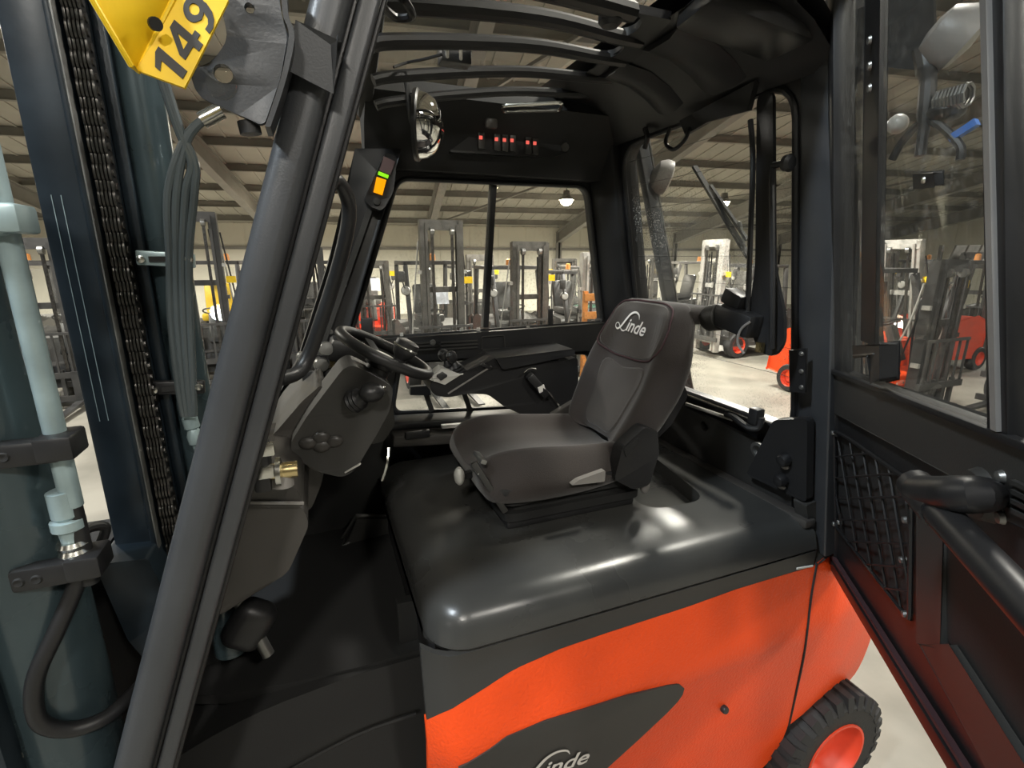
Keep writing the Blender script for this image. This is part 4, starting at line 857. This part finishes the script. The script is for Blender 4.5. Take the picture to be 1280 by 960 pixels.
# backrest: lofted upwards
def back_ring(t):
    z = -.655 + .50 * t; xc = 1.005 + .185 * t + .03 * math.sin(t * 3.1)
    hw = interp([(0, .20), (.12, .235), (.4, .262), (.6, .255), (.78, .225), (.9, .205), (.97, .185), (1.0, .15)], t)
    dp = interp([(0, .055), (.1, .07), (.6, .07), (.9, .06), (.97, .045), (1.0, .02)], t)
    cy = 1.545; n = 24; ring = []
    for i in range(n + 1):
        u = -1 + 2 * i / n; ed = math.sqrt(max(0, 1 - abs(u) ** 4)); bol = (.055 * math.exp(-((abs(u) - .80) / .2) ** 2)) * (1 - max(0, t - .55) * 2 if t > .55 else 1)
        bol = max(bol, 0); ring.append(V((xc - dp * ed - bol, cy + u * hw, z + .10 * (dp * ed + bol))))
    for i in range(n, -1, -1):
        u = -1 + 2 * i / n; ed = math.sqrt(max(0, 1 - abs(u) ** 4)); ring.append(V((xc + dp * .8 * ed + .003, cy + u * hw * .98, z)))
    return ring
br = MB().loft([back_ring(t) for t in (0, .04, .1, .2, .3, .4, .5, .6, .7, .78, .85, .9, .94, .97, .99, 1.0)]).build('backrest', 'fabric', S, smooth=80, sub=1)
# head panel and centre panel with piping, offset from the front of the backrest
def bfront(u, t, off):
    r_ = back_ring(t); i = (u + 1) / 2 * 24; i0 = max(0, min(23, int(i))); f = i - i0; p = r_[i0].lerp(r_[i0 + 1], f); return p + V((-off, 0, off * .3))
def bpanel(name, m_, outline, off, parent=br, pipe=True):
    o_ = cat([(u, t, 0) for u, t in outline], 5, True); us = [p.x for p in o_]; ts = [p.y for p in o_]
    cu_, ct = sum(us) / len(us), sum(ts) / len(ts); rows = []
    for k in range(13):
        f = 1 - k / 12 * .999; rows.append([bfront(cu_ + (p.x - cu_) * f, ct + (p.y - ct) * f, off if k else -.004) for p in o_])
    m2 = MB()
    for a_, b_ in zip(rows, rows[1:]):
        n = len(a_); k0 = len(m2.v); m2.add(a_ + b_, [(i, (i + 1) % n, n + (i + 1) % n, n + i) for i in range(n)])
    ob = m2.build(name, m_, parent, smooth=80); 
    if pipe: MB().tube([bfront(p.x, p.y, off * .6) for p in o_], .0035, 6, True).build('piping', 'piping', ob)
    return ob
hp = bpanel('head_panel', 'fabric2', [(-.74, .97), (0, .985), (.74, .97), (.84, .86), (.78, .66), (.45, .58), (0, .57), (-.45, .58), (-.78, .66), (-.84, .86)], .006)
bpanel('centre_panel', 'fabric2', [(-.52, .53), (0, .51), (.52, .53), (.5, .3), (.42, .06), (0, .04), (-.42, .06), (-.5, .3)], .006, pipe=False)
lo_ = PP(780, 412, bfront(0, .8, .006), V((-.93, 0, .36))); lu = PP(815, 412, bfront(0, .8, .006), V((-.93, 0, .36))) - lo_
linde(hp, bfront(.52, .765, .010), bfront(-.4, .74, .01) - bfront(.4, .765, .01), bfront(0, .9, 0) - bfront(0, .7, 0), .070, 'white', .002)
MB().loft([rnd([(1.17 + dx, 1.345 + dy, z), (1.30 - dx, 1.345 + dy, z), (1.30 - dx, 1.74 - dy, z), (1.17 + dx, 1.74 - dy, z)], .04, 4) for dx, dy, z in ((.02, .02, -.225), (0, 0, -.21), (0, 0, -.18), (.02, .02, -.165))]).build('headrest_cap', 'fabric', br, smooth=80)
# recliner cover, lever, knob, armrest stub
rc = MB().plate(rnd([PY(768, 600, 1.27), PY(778, 560, 1.27), PY(806, 534, 1.27), PY(822, 538, 1.27), PY(824, 566, 1.27), PY(812, 606, 1.27), PY(792, 612, 1.27)], .015), (0, .05, 0)).build('recliner_cover', 'black', S, bevel=.012)
MB().plate(rnd([PY(780, 562, 1.266), PY(798, 547, 1.266), PY(800, 552, 1.266), PY(783, 572, 1.266)], .004), (0, .006, 0)).build('cover_slot', 'matte', rc)
MB().plate(rnd([PY(714, 607, 1.25), PY(724, 600, 1.25), PY(757, 588, 1.25), PY(756, 602, 1.25)], .006), (0, .02, 0)).build('recliner_lever', 'grey', S, bevel=.004)
MB().ell(PY(574, 595, 1.42), (.035, .05, .06)).build('adjust_knob', 'lightgrey', S)
MB().beam(PY(574, 596, 1.43), PY(596, 590, 1.46), .02, .02).build('knob_shaft', 'black', S)
for x, y in ((600, 572), (596, 586)): MB().box(PY(x, y, 1.36), (.02, .08, .014), Matrix.Rotation(R(25), 3, 'Y')).build('front_latch', 'steel', S, bevel=.003)
MB().beam(PY(592, 578, 1.33), PY(632, 640, 1.31), .014, .02).build('front_trim', 'trim', S, bevel=.004)
MB().ell(PY(806, 608, 1.30), (.035, .03, .05)).build('rear_knob', 'grey', S)
MB().plate(rnd([PY(816, 536, 1.42), PY(826, 490, 1.42), PY(856, 482, 1.42), PY(860, 495, 1.42), PY(840, 530, 1.42), PY(822, 548, 1.42)], .015), (0, .06, 0)).build('armrest_stub', 'black', S, bevel=.008)
MB().beam(PY(690, 522, 1.80), PY(718, 505, 1.80), .03, .04).build('belt_guide', 'dash', S, bevel=.004)
MB().beam(PY(686, 490, 1.83), PY(704, 514, 1.82), .006, .006).build('belt_stalk', 'chrome', S)
bk = MB().beam(PY(660, 468, 1.84), PY(682, 494, 1.83), .06, .035).build('belt_buckle', 'black', S, bevel=.008)
MB().box(PY(677, 486, 1.805), (.03, .004, .026), Matrix.Rotation(R(-20), 3, 'Y')).build('buckle_label', 'white', bk)
MB().tube(cat([PY(655, 466, 1.82), PY(662, 461, 1.82), PY(670, 461, 1.82)], 3), .004, 6).build('buckle_edge', 'chrome', bk)

# ---- operating console / armrest right of the seat
ac = [(536, 482), (548, 470), (575, 468), (622, 446), (640, 448), (705, 452), (722, 446), (724, 500), (704, 518), (656, 520), (630, 508), (610, 493), (585, 492), (560, 497), (542, 494)]
cs = MB().plate(rnd([PY(x, y, 1.86) for x, y in ac], .02), (0, .15, 0)).build('control_console', 'black', T, bevel=.014, seg=3)
MB().plate(rnd([PY(620, 448, 1.84), PY(628, 462, 1.84), PY(640, 460, 1.84), PY(719, 444, 1.84), PY(718, 436, 1.84)], .01), (0, .19, 0)).build('armrest_body', 'black', cs, bevel=.01)
pdo = rnd([PZ(x, y, -.478) for x, y in ((600, 443), (640, 433), (690, 431), (719, 436), (720, 440), (700, 443), (640, 447), (612, 448))], .03, 3)
MB().loft([[p + V((0, 0, -.012)) for p in pdo], pdo, [p.lerp(sum(pdo, V()) / len(pdo), .06) + V((0, 0, .008)) for p in pdo], [p.lerp(sum(pdo, V()) / len(pdo), .3) + V((0, 0, .014)) for p in pdo]]).build('armrest_pad', 'armpad', cs, smooth=60)
MB().plate([PY(535, 474, 1.855), PY(552, 461, 1.88), PY(575, 468, 1.855), PY(556, 480, 1.85)], (.0, .05, .004)).build('console_face', 'lightgrey', cs, bevel=.003)
MB().plate([PY(546, 471, 1.852), PY(553, 467, 1.858), PY(559, 471, 1.852), PY(551, 476, 1.848)], (0, .0, .008)).build('console_button', 'black', cs)
for x, y, yy in ((555, 445, 1.93), (565, 447, 1.89)):
    b0 = PY(x + 9, y + 20, yy); t0 = PY(x, y, yy)
    MB().lathe(b0, t0 - b0, [(.03, 0), (.034, .008), (.026, .014), (.03, .02), (.022, .026), (.025, .032), (.016, .04), (.008, .06)], 14).build('joystick_boot', 'rubber', cs)
    jl = MB().tube([b0, t0], .006, 8).build('joystick_rod', 'frame', cs)
    d = (t0 - b0).normalized(); MB().lathe(t0 - d * .018, d, [(.008, -.006), (.017, .004), (.022, .02), (.021, .034), (.012, .044), (.001, .046)], 16).build('joystick_knob', 'black', jl)
MB().plate([PY(575, 462, 1.88), PY(606, 446, 1.93), PY(620, 448, 1.88), PY(590, 466, 1.86)], (0, .01, .004)).build('console_top_panel', 'dash', cs)
MB().beam(PY(560, 492, 1.853), PY(614, 458, 1.853), .004, .006).build('console_edge_line', 'grey', cs)
MB().box(PY(608, 458, 1.853), (.05, .006, .014), Matrix.Rotation(R(28), 3, 'Y')).build('console_rocker', 'frame', cs, bevel=.002)

# ---- open cab door (hinged on the rear pillar, leaning axis, half open)
AX = V((-.224, 0, .974)); TH_ = R(50.5); v0 = V((-1, 0, 0)); al = AX * v0.dot(AX)
DD = al + (v0 - al) * math.cos(TH_) + AX.cross(v0) * math.sin(TH_)
DN = AX.cross(DD).normalized(); D0 = V((1.437, 1.0, -.321))
if DN.dot(-D0) < 0: DN = -DN                       # towards the inside of the cab / camera
def DP(x, y, off=0.0): return PP(x, y, D0 + DN * off, DN)
def DL(t, s, off=0.0): return D0 + DD * t + AX * s + DN * off
TN = -DN * .035
def ts(p):
    q = p - D0; k = DD.dot(AX); a_, b_ = q.dot(DD), q.dot(AX); return (a_ - k * b_) / (1 - k * k), (b_ - k * a_) / (1 - k * k)
b_hinge = ts(DP(1040, 690))[1]; 
belt0 = ts(DP(1046, 463)); belt1 = ts(DP(1245, 536)); TM = 1.06
def belt(t): return belt0[1] + (belt1[1] - belt0[1]) * (t - belt0[0]) / (belt1[0] - belt0[0])
lowb0, lowb1 = ts(DP(1036, 690)), ts(DP(1205, 960))
def bot(t): return lowb0[1] + (lowb1[1] - lowb0[1]) * (t - lowb0[0]) / (lowb1[0] - lowb0[0])
TOP = .98
D = MB().plate([DL(-.0, belt(0) - .005), DL(TM, belt(TM) - .005), DL(TM, bot(TM)), DL(0, bot(0))], TN).build('cab_door', 'black', T, bevel=.006)
def dpart(name, m_, mb_, bevel=.004, par=None): return mb_.build(name, m_, par or D, bevel=bevel)
# frame members
dpart('door_post', 'frame', MB().beam(DL(.005, bot(0), -.01), DL(.005, TOP, -.01), .05, .05, DN), .008)
dpart('door_top_rail', 'frame', MB().beam(DL(0, TOP, -.01), DL(TM, TOP, -.01), .05, .06, DN), .008)
dpart('door_end_post', 'frame', MB().beam(DL(TM, bot(TM), -.01), DL(TM, TOP, -.01), .05, .05, DN), .008)
dpart('belt_rail', 'trim', MB().plate([DP(1040, 466, .012), DP(1300, 570, .012), DP(1300, 655, .012), DP(1036, 512, .012)], -DN * .02), .003)
dpart('belt_seal', 'rubber', MB().beam(DL(.0, belt(0), .014), DL(TM, belt(TM), .014), .012, .014, DN), .002)
ga = dpart('fixed_door_pane', 'glass_door', MB().plate([DL(.02, belt(.02)), DL(ts(DP(1245, 536))[0], belt1[1]), DL(ts(DP(1245, 536))[0] + .02, TOP), DL(.02, TOP)], -DN * .005), 0)
t1 = ts(DP(1262, 542))[0]; 
gb = dpart('sliding_door_pane', 'glass_door', MB().plate([DL(t1, belt(t1), -.012), DL(TM, belt(TM), -.012), DL(TM, TOP, -.012), DL(t1 + .02, TOP, -.012)], -DN * .005), 0)
# sliding pane stile with brush strip, and a second stile near the hinge
a0, a1 = DP(1258, 545, .006), DP(1252, -30, .006); st = dpart('pane_stile', 'frame', MB().beam(a0 - DD * .0, a1 + (a1 - a0) * .1, .05, .022, DN), .003)
c0, c1 = DP(1247, 538, .018), DP(1234, -30, .018); dpart('brush_strip', 'grey', MB().beam(c0, c1, .014, .01, DN), 0, st)
a0, a1 = DP(1074, 425, .0), DP(1098, -30, .0); dpart('inner_stile', 'frame', MB().plate([DP(1076, 425, .004), DP(1093, 432, .004), DP(1100, -30, .004), DP(1082, -30, .004)], -DN * .015), .003)
for y in (50, 82, 110): dpart('stile_bolt', 'steel', MB().lathe(DP(1088, y, .008), DN, [(.001, .006), (.007, .005), (.009, 0)], 10), 0)
# latch lever
lt_ = dpart('pane_latch', 'frame', MB().plate([DP(1066, 434, .035), DP(1102, 430, .035), DP(1102, 474, .035), DP(1088, 478, .035), DP(1086, 446, .035), DP(1067, 446, .035)], -DN * .03), .004)
dpart('latch_edge', 'steel', MB().beam(DP(1067, 444, .037), DP(1092, 442, .037), .003, .004, DN), 0, lt_)
dpart('pane_catch', 'frame', MB().plate([DP(1141, 219, .01), DP(1168, 216, .01), DP(1168, 233, .01), DP(1142, 235, .01)], -DN * .012), .002)
dpart('catch_screw', 'chrome', MB().lathe(DP(1155, 225, .012), DN, [(.001, .004), (.005, .003), (.006, 0)], 10), 0)
# net pocket: frame, board and cords
net = [(1043, 538), (1062, 549), (1139, 603), (1137, 776), (1090, 716), (1045, 658)]
npk = dpart('net_pocket', 'matte', MB().plate([DP(x, y, .004) for x, y in net], -DN * .004), 0)
def inpoly(x, y):
    c = False
    for (x1, y1), (x2, y2) in zip(net, net[1:] + net[:1]):
        if (y1 > y) != (y2 > y) and x < (x2 - x1) * (y - y1) / (y2 - y1) + x1: c = not c
    return c
def clip(x0_, y0_, x1_, y1_):
    pts = [(x0_ + (x1_ - x0_) * k / 80, y0_ + (y1_ - y0_) * k / 80) for k in range(81)]; ins = [p for p in pts if inpoly(*p)]
    return (ins[0], ins[-1]) if len(ins) > 4 else None
for k in range(9):
    c = clip(1020 + k * 15, 470 + k * 4, 1075 + k * 15, 800 + k * 4)
    if c: dpart('net_cord', 'rubber', MB().tube([DP(*c[0], .014), DP((c[0][0] + c[1][0]) / 2, (c[0][1] + c[1][1]) / 2, .024), DP(*c[1], .014)], .0028, 5), 0, npk)
for k in range(12):
    c = clip(1036, 520 + k * 26, 1150, 500 + k * 30)
    if c: dpart('net_cord', 'rubber', MB().tube([DP(*c[0], .014), DP((c[0][0] + c[1][0]) / 2, (c[0][1] + c[1][1]) / 2, .028), DP(*c[1], .014)], .0028, 5), 0, npk)
dpart('net_hem', 'rubber', MB().tube(rnd([DP(x, y, .014) for x, y in net], .02), .005, 6, True), 0, npk)
for x, y in ((1045, 541), (1138, 606), (1137, 650), (1133, 700), (1136, 768), (1046, 655), (1052, 653)): dpart('net_hook', 'steel', MB().lathe(DP(x, y, .01), DN, [(.001, .014), (.007, .012), (.008, 0)], 10), 0, npk)
# lower relief: raised rib, recess, bottom flange, red reflector strip
dpart('door_rib', 'trim', MB().plate([DP(1146, 612, .012), DP(1178, 640, .012), DP(1178, 812, .012), DP(1146, 802, .012)], -DN * .012), .004)
dpart('door_recess', 'matte', MB().plate([DP(1182, 655, .006), DP(1300, 760, .006), DP(1300, 1010, .006), DP(1225, 850, .006), DP(1184, 800, .006)], -DN * .004), 0)
dpart('recess_ledge', 'trim', MB().plate([DP(1150, 806, .010), DP(1186, 806, .02), DP(1300, 985, .02), DP(1290, 1040, .010), DP(1232, 960, .010)], -DN * .012), .003)
dpart('bottom_flange', 'frame', MB().beam(DL(.0, bot(0), .006), DL(TM, bot(TM), .006), .04, .03, DN), .004)
dpart('flange_seal', 'piping', MB().beam(DL(.02, bot(.02) + .035, .012), DL(TM, bot(TM) + .035, .012), .010, .012, DN), 0)
# vent and screws
vb = dpart('door_vent', 'frame', MB().plate([DP(1258, 588, .012), DP(1300, 606, .012), DP(1300, 668, .012), DP(1258, 650, .012)], -DN * .01), .002)
for k in range(4): dpart('vent_slat', 'trim', MB().beam(DP(1266, 602 + k * 12, .016), DP(1300, 618 + k * 12.5, .016), .006, .006, DN), 0, vb)
for x, y in ((1253, 596), (1253, 647)): dpart('vent_screw', 'steel', MB().lathe(DP(x, y, .012), DN, [(.001, .008), (.008, .006), (.010, 0)], 10), 0, vb)
# grab bar
gbp = [DP(1236, 618, .01), DP(1215, 618, .08), DP(1168, 617, .10), DP(1150, 614, .10)]
hb = dpart('door_handle', 'frame', MB().tube(cat(gbp, 6), .024, 14), 0)
dpart('handle_bar', 'frame', MB().tube(arc([DP(1150, 612, .10), DP(1175, 640, .10), DP(1320, 795, .10)], .02), .021, 14), 0, hb)
dpart('handle_collar', 'frame', MB().tube([DP(1144, 606, .10), DP(1176, 641, .10)], .0245, 14), 0, hb)
dpart('handle_flange', 'trim', MB().lathe(DP(1234, 618, .008), DN, [(.001, .02), (.036, .018), (.042, 0)], 18), 0, hb)

# ---- mast in front of the cab
def vbeam(name, m_, pa, pb, Y, depth, z0=-1.5, z1=1.3, bevel=.004, par=None):
    xa, xb = PY(*pa, Y).x, PY(*pb, Y).x
    return MB().bb(min(xa, xb), max(xa, xb), Y, Y + depth, z0, z1).build(name, m_, par or T, bevel=bevel)
def mx(x, y, Y): return PY(x, y, Y).x
rl = vbeam('mast_rail', 'mast', (58, 300), (122, 300), 1.30, .10, z0=PY(170, 700, 1.30).z, bevel=.006)
X0, X1 = mx(58, 300, 1.30), mx(122, 300, 1.30)
for xx in (mx(76, 300, 1.3), mx(88, 300, 1.3)): MB().bb(xx - .0006, xx + .0006, 1.2992, 1.301, -.35, .12).build('rail_score_line', 'pipe', rl)
MB().bb(X1 - .010, X1 + .002, 1.288, 1.31, -.7, 1.3).build('rail_edge', 'mast', rl, bevel=.003)
MB().bb(X1 + .002, X1 + .0045, 1.287, 1.31, -.7, 1.3).build('rail_bright_line', 'steel', rl)  # thin bright steel strip along the rail edge
MB().bb(X1 + .004, X1 + .05, 1.37, 1.40, -.9, 1.3).build('rail_web', 'mast', rl)
vbeam('inner_mast_rail', 'mast', (163, 300), (178, 300), 1.36, .10, z0=-1.0)
MB().bb(mx(130, 300, 1.5), mx(210, 300, 1.5), 1.50, 1.56, -1.3, 1.3).build('mast_back_plate', 'matte', T)
# leaf chain
chx = mx(147, 300, 1.33); ch = MB().bb(chx - .012, chx + .012, 1.335, 1.35, -.80, 1.3).build('lift_chain', 'chain', T)
lk1 = None; z = -.80; k = 0
while z < .85:
    if lk1 is None:
        m2 = MB()
        for dx in (-.013, -.0065, 0, .0065, .013): m2.plate(rnd([(chx + dx - .002, 1.312, z - .019), (chx + dx - .002, 1.345, z - .019), (chx + dx - .002, 1.345, z + .019), (chx + dx - .002, 1.312, z + .019)], .013, 3), (.004, 0, 0))
        m2.cyl((chx - .018, 1.328, z), (chx + .018, 1.328, z), .008, seg=8); lk1 = m2.build('chain_link', 'chain', ch); zz = z
    else:
        o = lk1.copy(); C.objects.link(o); o.location = lk1.location + V((0, .004 * (k % 2), z - zz))
    z += .0255; k += 1
# lift cylinder beside the chain
lc = V((mx(206, 300, 1.42), 1.42, 0)); rcyl = abs(mx(235, 300, 1.42) - mx(178, 300, 1.42)) / 2
MB().cyl(lc + V((0, 0, -1.1)), lc + V((0, 0, .62)), rcyl, seg=32).build('lift_cylinder', 'cyl', T)
MB().cyl(lc + V((0, 0, .62)), lc + V((0, 0, 1.3)), rcyl * .75, seg=24).build('piston_rod', 'mast', T)
# nearer mast member at the frame edge with pipe and clamps
oc = V((mx(20, 500, 1.12), 1.12, 0)); MB().cyl(oc + V((-.05, 0, -1.6)), oc + V((-.05, 0, .15)), .085, seg=32).build('side_lift_cylinder', 'cyl', T)
MB().bb(oc.x - .16, oc.x - .09, 1.0, 1.16, -1.7, 1.2).build('outer_mast_rail', 'mast', T, bevel=.006)
pp0, pp1 = V((mx(22, 300, 1.06), 1.06, .75)), V((mx(62, 500, 1.06), 1.06, -.56))
px_ = (mx(35, 400, 1.06)); pipe = MB().tube([V((px_, 1.06, .9)), V((px_, 1.06, -.44))], .0165, 14).build('hydraulic_pipe', 'pipe', T)
MB().tube([V((px_, 1.06, -.42)), V((px_, 1.06, -.60))], .0145, 12).build('hydraulic_hose', 'rubber', T)
for zc, mm in ((.055, 'pipe'), (PY(45, 560, 1.06).z, 'frame'), (PY(50, 712, 1.06).z, 'frame')):
    cl = MB().bb(px_ - .10, px_ + .012, 1.025, 1.06, zc - .022, zc + .022).build('pipe_clamp', mm, T, bevel=.008)
    MB().bb(px_ - .02, px_ + .034, 1.02, 1.09, zc - .018, zc + .026).build('clamp_jaw', mm, cl, bevel=.006)
    for dx in (-.085, -.06): MB().lathe((px_ + dx, 1.026, zc), (0, -1, 0), [(.001, .002), (.007, .004), (.010, 0)], 12).build('clamp_bolt', 'chrome' if mm == 'pipe' else 'matte', cl)
# fitting under the pipe
zf = PY(80, 612, 1.06).z; fx = mx(82, 640, 1.06)
fit = MB().lathe((fx, 1.06, zf), (0, 0, -1), [(.018, 0), (.022, .002), (.022, .05), (.018, .055), (.026, .058), (.026, .075), (.018, .08), (.016, .10)], 16).build('hose_fitting', 'pipe', T)
m2 = MB(); m2.lathe((fx, 1.06, zf - .10), (0, 0, -1), [(.022, .008 * i) if i % 2 == 0 else (.026, .008 * i) for i in range(9)], 16); m2.build('knurled_nut', 'chrome', fit)
MB().tube(cat([V((fx, 1.06, zf - .17)), PY(92, 740, 1.06), PY(70, 790, 1.04), PY(44, 850, 1.02), PY(48, 900, 1.02), PY(85, 912, 1.03), PY(130, 898, 1.05), PY(165, 868, 1.10), PY(200, 830, 1.2)], 6), .0145, 12).build('hose_loop', 'rubber', T)
MB().tube(cat([PY(98, 672, 1.16), PY(112, 660, 1.18), PY(132, 660, 1.2), PY(120, 690, 1.2), PY(95, 730, 1.2)], 5), .010, 10).build('short_hose', 'rubber', T)
# bracket foot, tilt parts, bright bolts
MB().plate(rnd([PY(118, 706, 1.22), PY(185, 698, 1.22), PY(215, 760, 1.22), PY(210, 860, 1.22), PY(160, 800, 1.22)], .01), (0, .2, 0)).build('mast_foot', 'mast', T, bevel=.006)
MB().bb(mx(0, 800, 1.2), mx(120, 800, 1.2), 1.18, 1.5, -1.9, PY(60, 735, 1.2).z).build('mast_lower_block', 'matte', T)
for x, y in ((125, 848), (128, 866), (134, 886)): MB().beam(PY(x - 9, y + 6, 1.15), PY(x + 9, y - 12, 1.15), .014, .012).build('lower_bolt', 'chrome', T, bevel=.003)
MB().box(PY(32, 940, 1.05), (.018, .01, .014)).build('lower_rivet', 'chrome', T)
MB().beam(PY(118, 720, 1.2), PY(136, 692, 1.2), .012, .012).build('bracket_bolt', 'chrome', T)
# hose bundle
hx = [(0, 210), (8, 222), (15, 232), (22, 242)]
for k in range(4):
    path = [PY(262 - k * 2, 144 + k * 2, 1.33), PY(232 + k * 3, 172 + k * 2, 1.33), PY(210 + 11 * k, 240, 1.33), PY(212 + 8 * k, 320, 1.335), PY(214 + 8 * k, 400, 1.335), PY(223 + 6 * k, 480, 1.335), PY(230 + 4 * k, 520, 1.335)]
    if k > 1: path = [PY(194 + k * 4, 100, 1.33), PY(216 + k * 3, 160, 1.33)] + [PY(229 + k * 5, 205, 1.33)] + path[2:]
    MB().tube(cat(path, 6), .0085, 10).build('hose', 'hose_s', T)
MB().tube([PY(252, 151, 1.335), PY(277, 138, 1.335)], .017, 14).build('hose_crimp', 'chrome', T)
for y, mm in ((324, 'pipe'), (484, 'frame')):
    p = PY(208 + (y - 324) * .09, y, 1.345); cl = MB().box(p, (.11, .02, .032), Matrix.Rotation(R(4), 3, 'Y')).build('hose_clamp', mm, T, bevel=.004)
    MB().beam(p + V((-.03, -.012, 0)), p + V((.04, -.012, 0)), .004, .012).build('clamp_slot', 'matte', cl)
    for dx in (-.045, .045): MB().lathe(p + V((dx, -.01, 0)), (0, -1, 0), [(.001, .008), (.008, .006), (.009, 0)], 10).build('clamp_bolt', 'chrome', cl)
p = PY(236, 520, 1.36); m2 = MB(); m2.lathe(p, (.12, 0, -1), [(.013, 0), (.017, .004), (.017, .03), (.012, .034), (.018, .05), (.018, .07), (.012, .075), (.012, .10)], 14); m2.build('hose_coupling', 'pipe', T)

# ---- work lamp bracket on the pillar and its screw
lbk = MB().plate(rnd([PY(268, -40, .93), PY(345, -40, .93), PY(352, 20, .93), PY(360, 45, .93), PY(350, 100, .93), PY(330, 158, .93), PY(296, 142, .93), PY(248, 120, .93), PY(236, 90, .93), PY(268, 75, .93), PY(285, 50, .93)], .012), (0, .012, 0), [[PY(312, 10, .93) + V((math.cos(q), 0, math.sin(q))) * .007 for q in [2 * math.pi * k / 12 for k in range(12)]], [PY(279, 92, .93) + V((math.cos(q), 0, math.sin(q))) * .013 for q in [2 * math.pi * k / 14 for k in range(14)]]]).build('lamp_bracket', 'pillar', T, bevel=.003)
fl_ = cat([PY(350, -45, .93), PY(353, 15, .93), PY(361, 45, .93), PY(350, 100, .93), PY(331, 158, .93)], 5)
MB().loft([[p, p + V((.008, 0, 0)), p + V((.008, .07, 0)), p + V((0, .07, 0))] for p in fl_]).build('bracket_flange', 'pillar', lbk)
for x, y in ((350, 56), (346, 98)): MB().ell(PY(x, y, .955), (.006, .02, .035)).build('flange_slot', 'lightgrey', lbk)
MB().cyl(PY(310, 152, .95), PY(314, 168, .95), .016).build('bracket_bush', 'rubber', lbk)
# ---- yellow number holder: separate plastic piece hung at the bracket
nh = thing('number_holder', 'yellow plastic number holder reading 149 hung on lamp bracket', 'number holder', PY(200, 40, .86))
fa, fb, fc, fd = PY(172, 90, .86), PY(232, 112, .85), PY(282, 12, .88), PY(226, -14, .89)
fd = PP(226, -14, fa, (fb - fa).cross(fd - fa)); fc = PP(282, 12, fa, (fb - fa).cross(fd - fa))
up = (fd - fa) * .35
MB().plate([fa, fb, fc, fc + up * .25, fd + up], ((fb - fa).cross(fd - fa)).normalized() * .004).build('number_plate', 'yellow', nh)
ga_, gb_ = PY(112, -6, .80), PY(166, 84, .84)
MB().plate([fa, PY(228, -14, .89), PY(205, -60, .90), PY(100, -60, .80), ga_, gb_], (0, .004, 0)).build('holder_side', 'yellow', nh)
MB().tube([PY(226, -20, .885), fa, PY(164, 82, .835), ga_, PY(90, -50, .80)], .0035, 8).build('holder_rim', 'yellow', nh)
u_ = (fd - fa).normalized(); v_ = (fa - fb).normalized(); nn = u_.cross(v_)
pn_ = (fb - fa).cross(fd - fa).normalized()
if pn_.y > 0: pn_ = -pn_
def GP(gx, gy): return PP(222 + 26 * gx - 36 * gy, 109 - 44 * gx - 31 * gy, fa + pn_ * .0055, pn_)
def glyph(outline, dx, hole=None): return MB().plate([GP(x + dx, y) for x, y in outline], -pn_ * .001, [[GP(x + dx, y) for x, y in hole]] if hole else []).build('number_print', 'print_black', nh)
glyph([(.24, 0), (.46, 0), (.46, 1), (.30, 1), (.02, .80), (.02, .62), (.24, .74)], 0)
glyph([(.36, 0), (.56, 0), (.56, .20), (.70, .20), (.70, .38), (.56, .38), (.56, 1), (.34, 1), (-.02, .40), (-.02, .20), (.36, .20)], .66, [(.36, .38), (.36, .74), (.15, .38)])
nine = [(.33 + .31 * math.cos(R(t)), .68 + .32 * math.sin(R(t))) for t in range(-20, 230, 12)] + [(.10, .47), (.24, .37), (.38, .40), (.42, .44), (.36, .24), (.26, .16), (.12, .16), (.10, .0), (.28, -.01), (.44, .08), (.56, .24), (.63, .48)]
glyph(nine, 1.42, [(.32 + .13 * math.cos(R(t)), .68 + .16 * math.sin(R(t))) for t in range(0, 360, 24)])
MB().cyl(PY(193, 30, .852), PY(195, 30, .846), .008).build('holder_hole', 'print_black', nh)
sc_s = MB().tube([PY(248, 82, .90), PY(274, 102, .86)], .0035, 8).build('wing_screw', 'clear', nh)
MB().lathe(PY(276, 104, .857), PY(276, 104, .85) - PY(248, 82, .90), [(.001, 0), (.020, 0), (.021, .004), (.012, .010), (.001, .011)], 20).build('screw_head', 'clear', sc_s)

# ================================================================== build the rest of the hall
build_bg()
def lamp_on(x, y, drop=.5):            # where the view line through the window meets the lamp level under the roof
    v = ray(x, y); lo_, hi_ = .1, 80.0
    for _ in range(60):
        md = (lo_ + hi_) / 2; p = v * md
        if p.z > roofz(p.dot(EO)) - drop: hi_ = md
        else: lo_ = md
    p = v * lo_; return p.dot(EA), p.dot(EO)
a, s = lamp_on(708, 250)
GEN = 'round high bay lamp hanging under the hall roof away from the window'
ceiling_lamp(a, s, 1800, WARM, 'glowing round high bay lamp seen through the split side window', size=.40)
for a, s, pw, col in ((3.4, 2.6, 1500, NEUT), (-3.4, -.6, 1350, COOL), (2.4, -3.6, 550, NEUT), (-1.2, -4.2, 750, NEUT), (-6.5, 7.5, 2200, NEUT), (6.0, 8.4, 3200, NEUT), (2.0, 12.0, 2600, WARM), (-10, 15, 2000, WARM), (13, -3.0, 2400, NEUT), (11, 15.5, 2400, WARM), (-12, -8, 1500, NEUT), (8, -12, 1500, NEUT), (19, 9, 2000, NEUT), (-3, 16.5, 2000, WARM)):
    ceiling_lamp(a, s, pw, col, GEN)
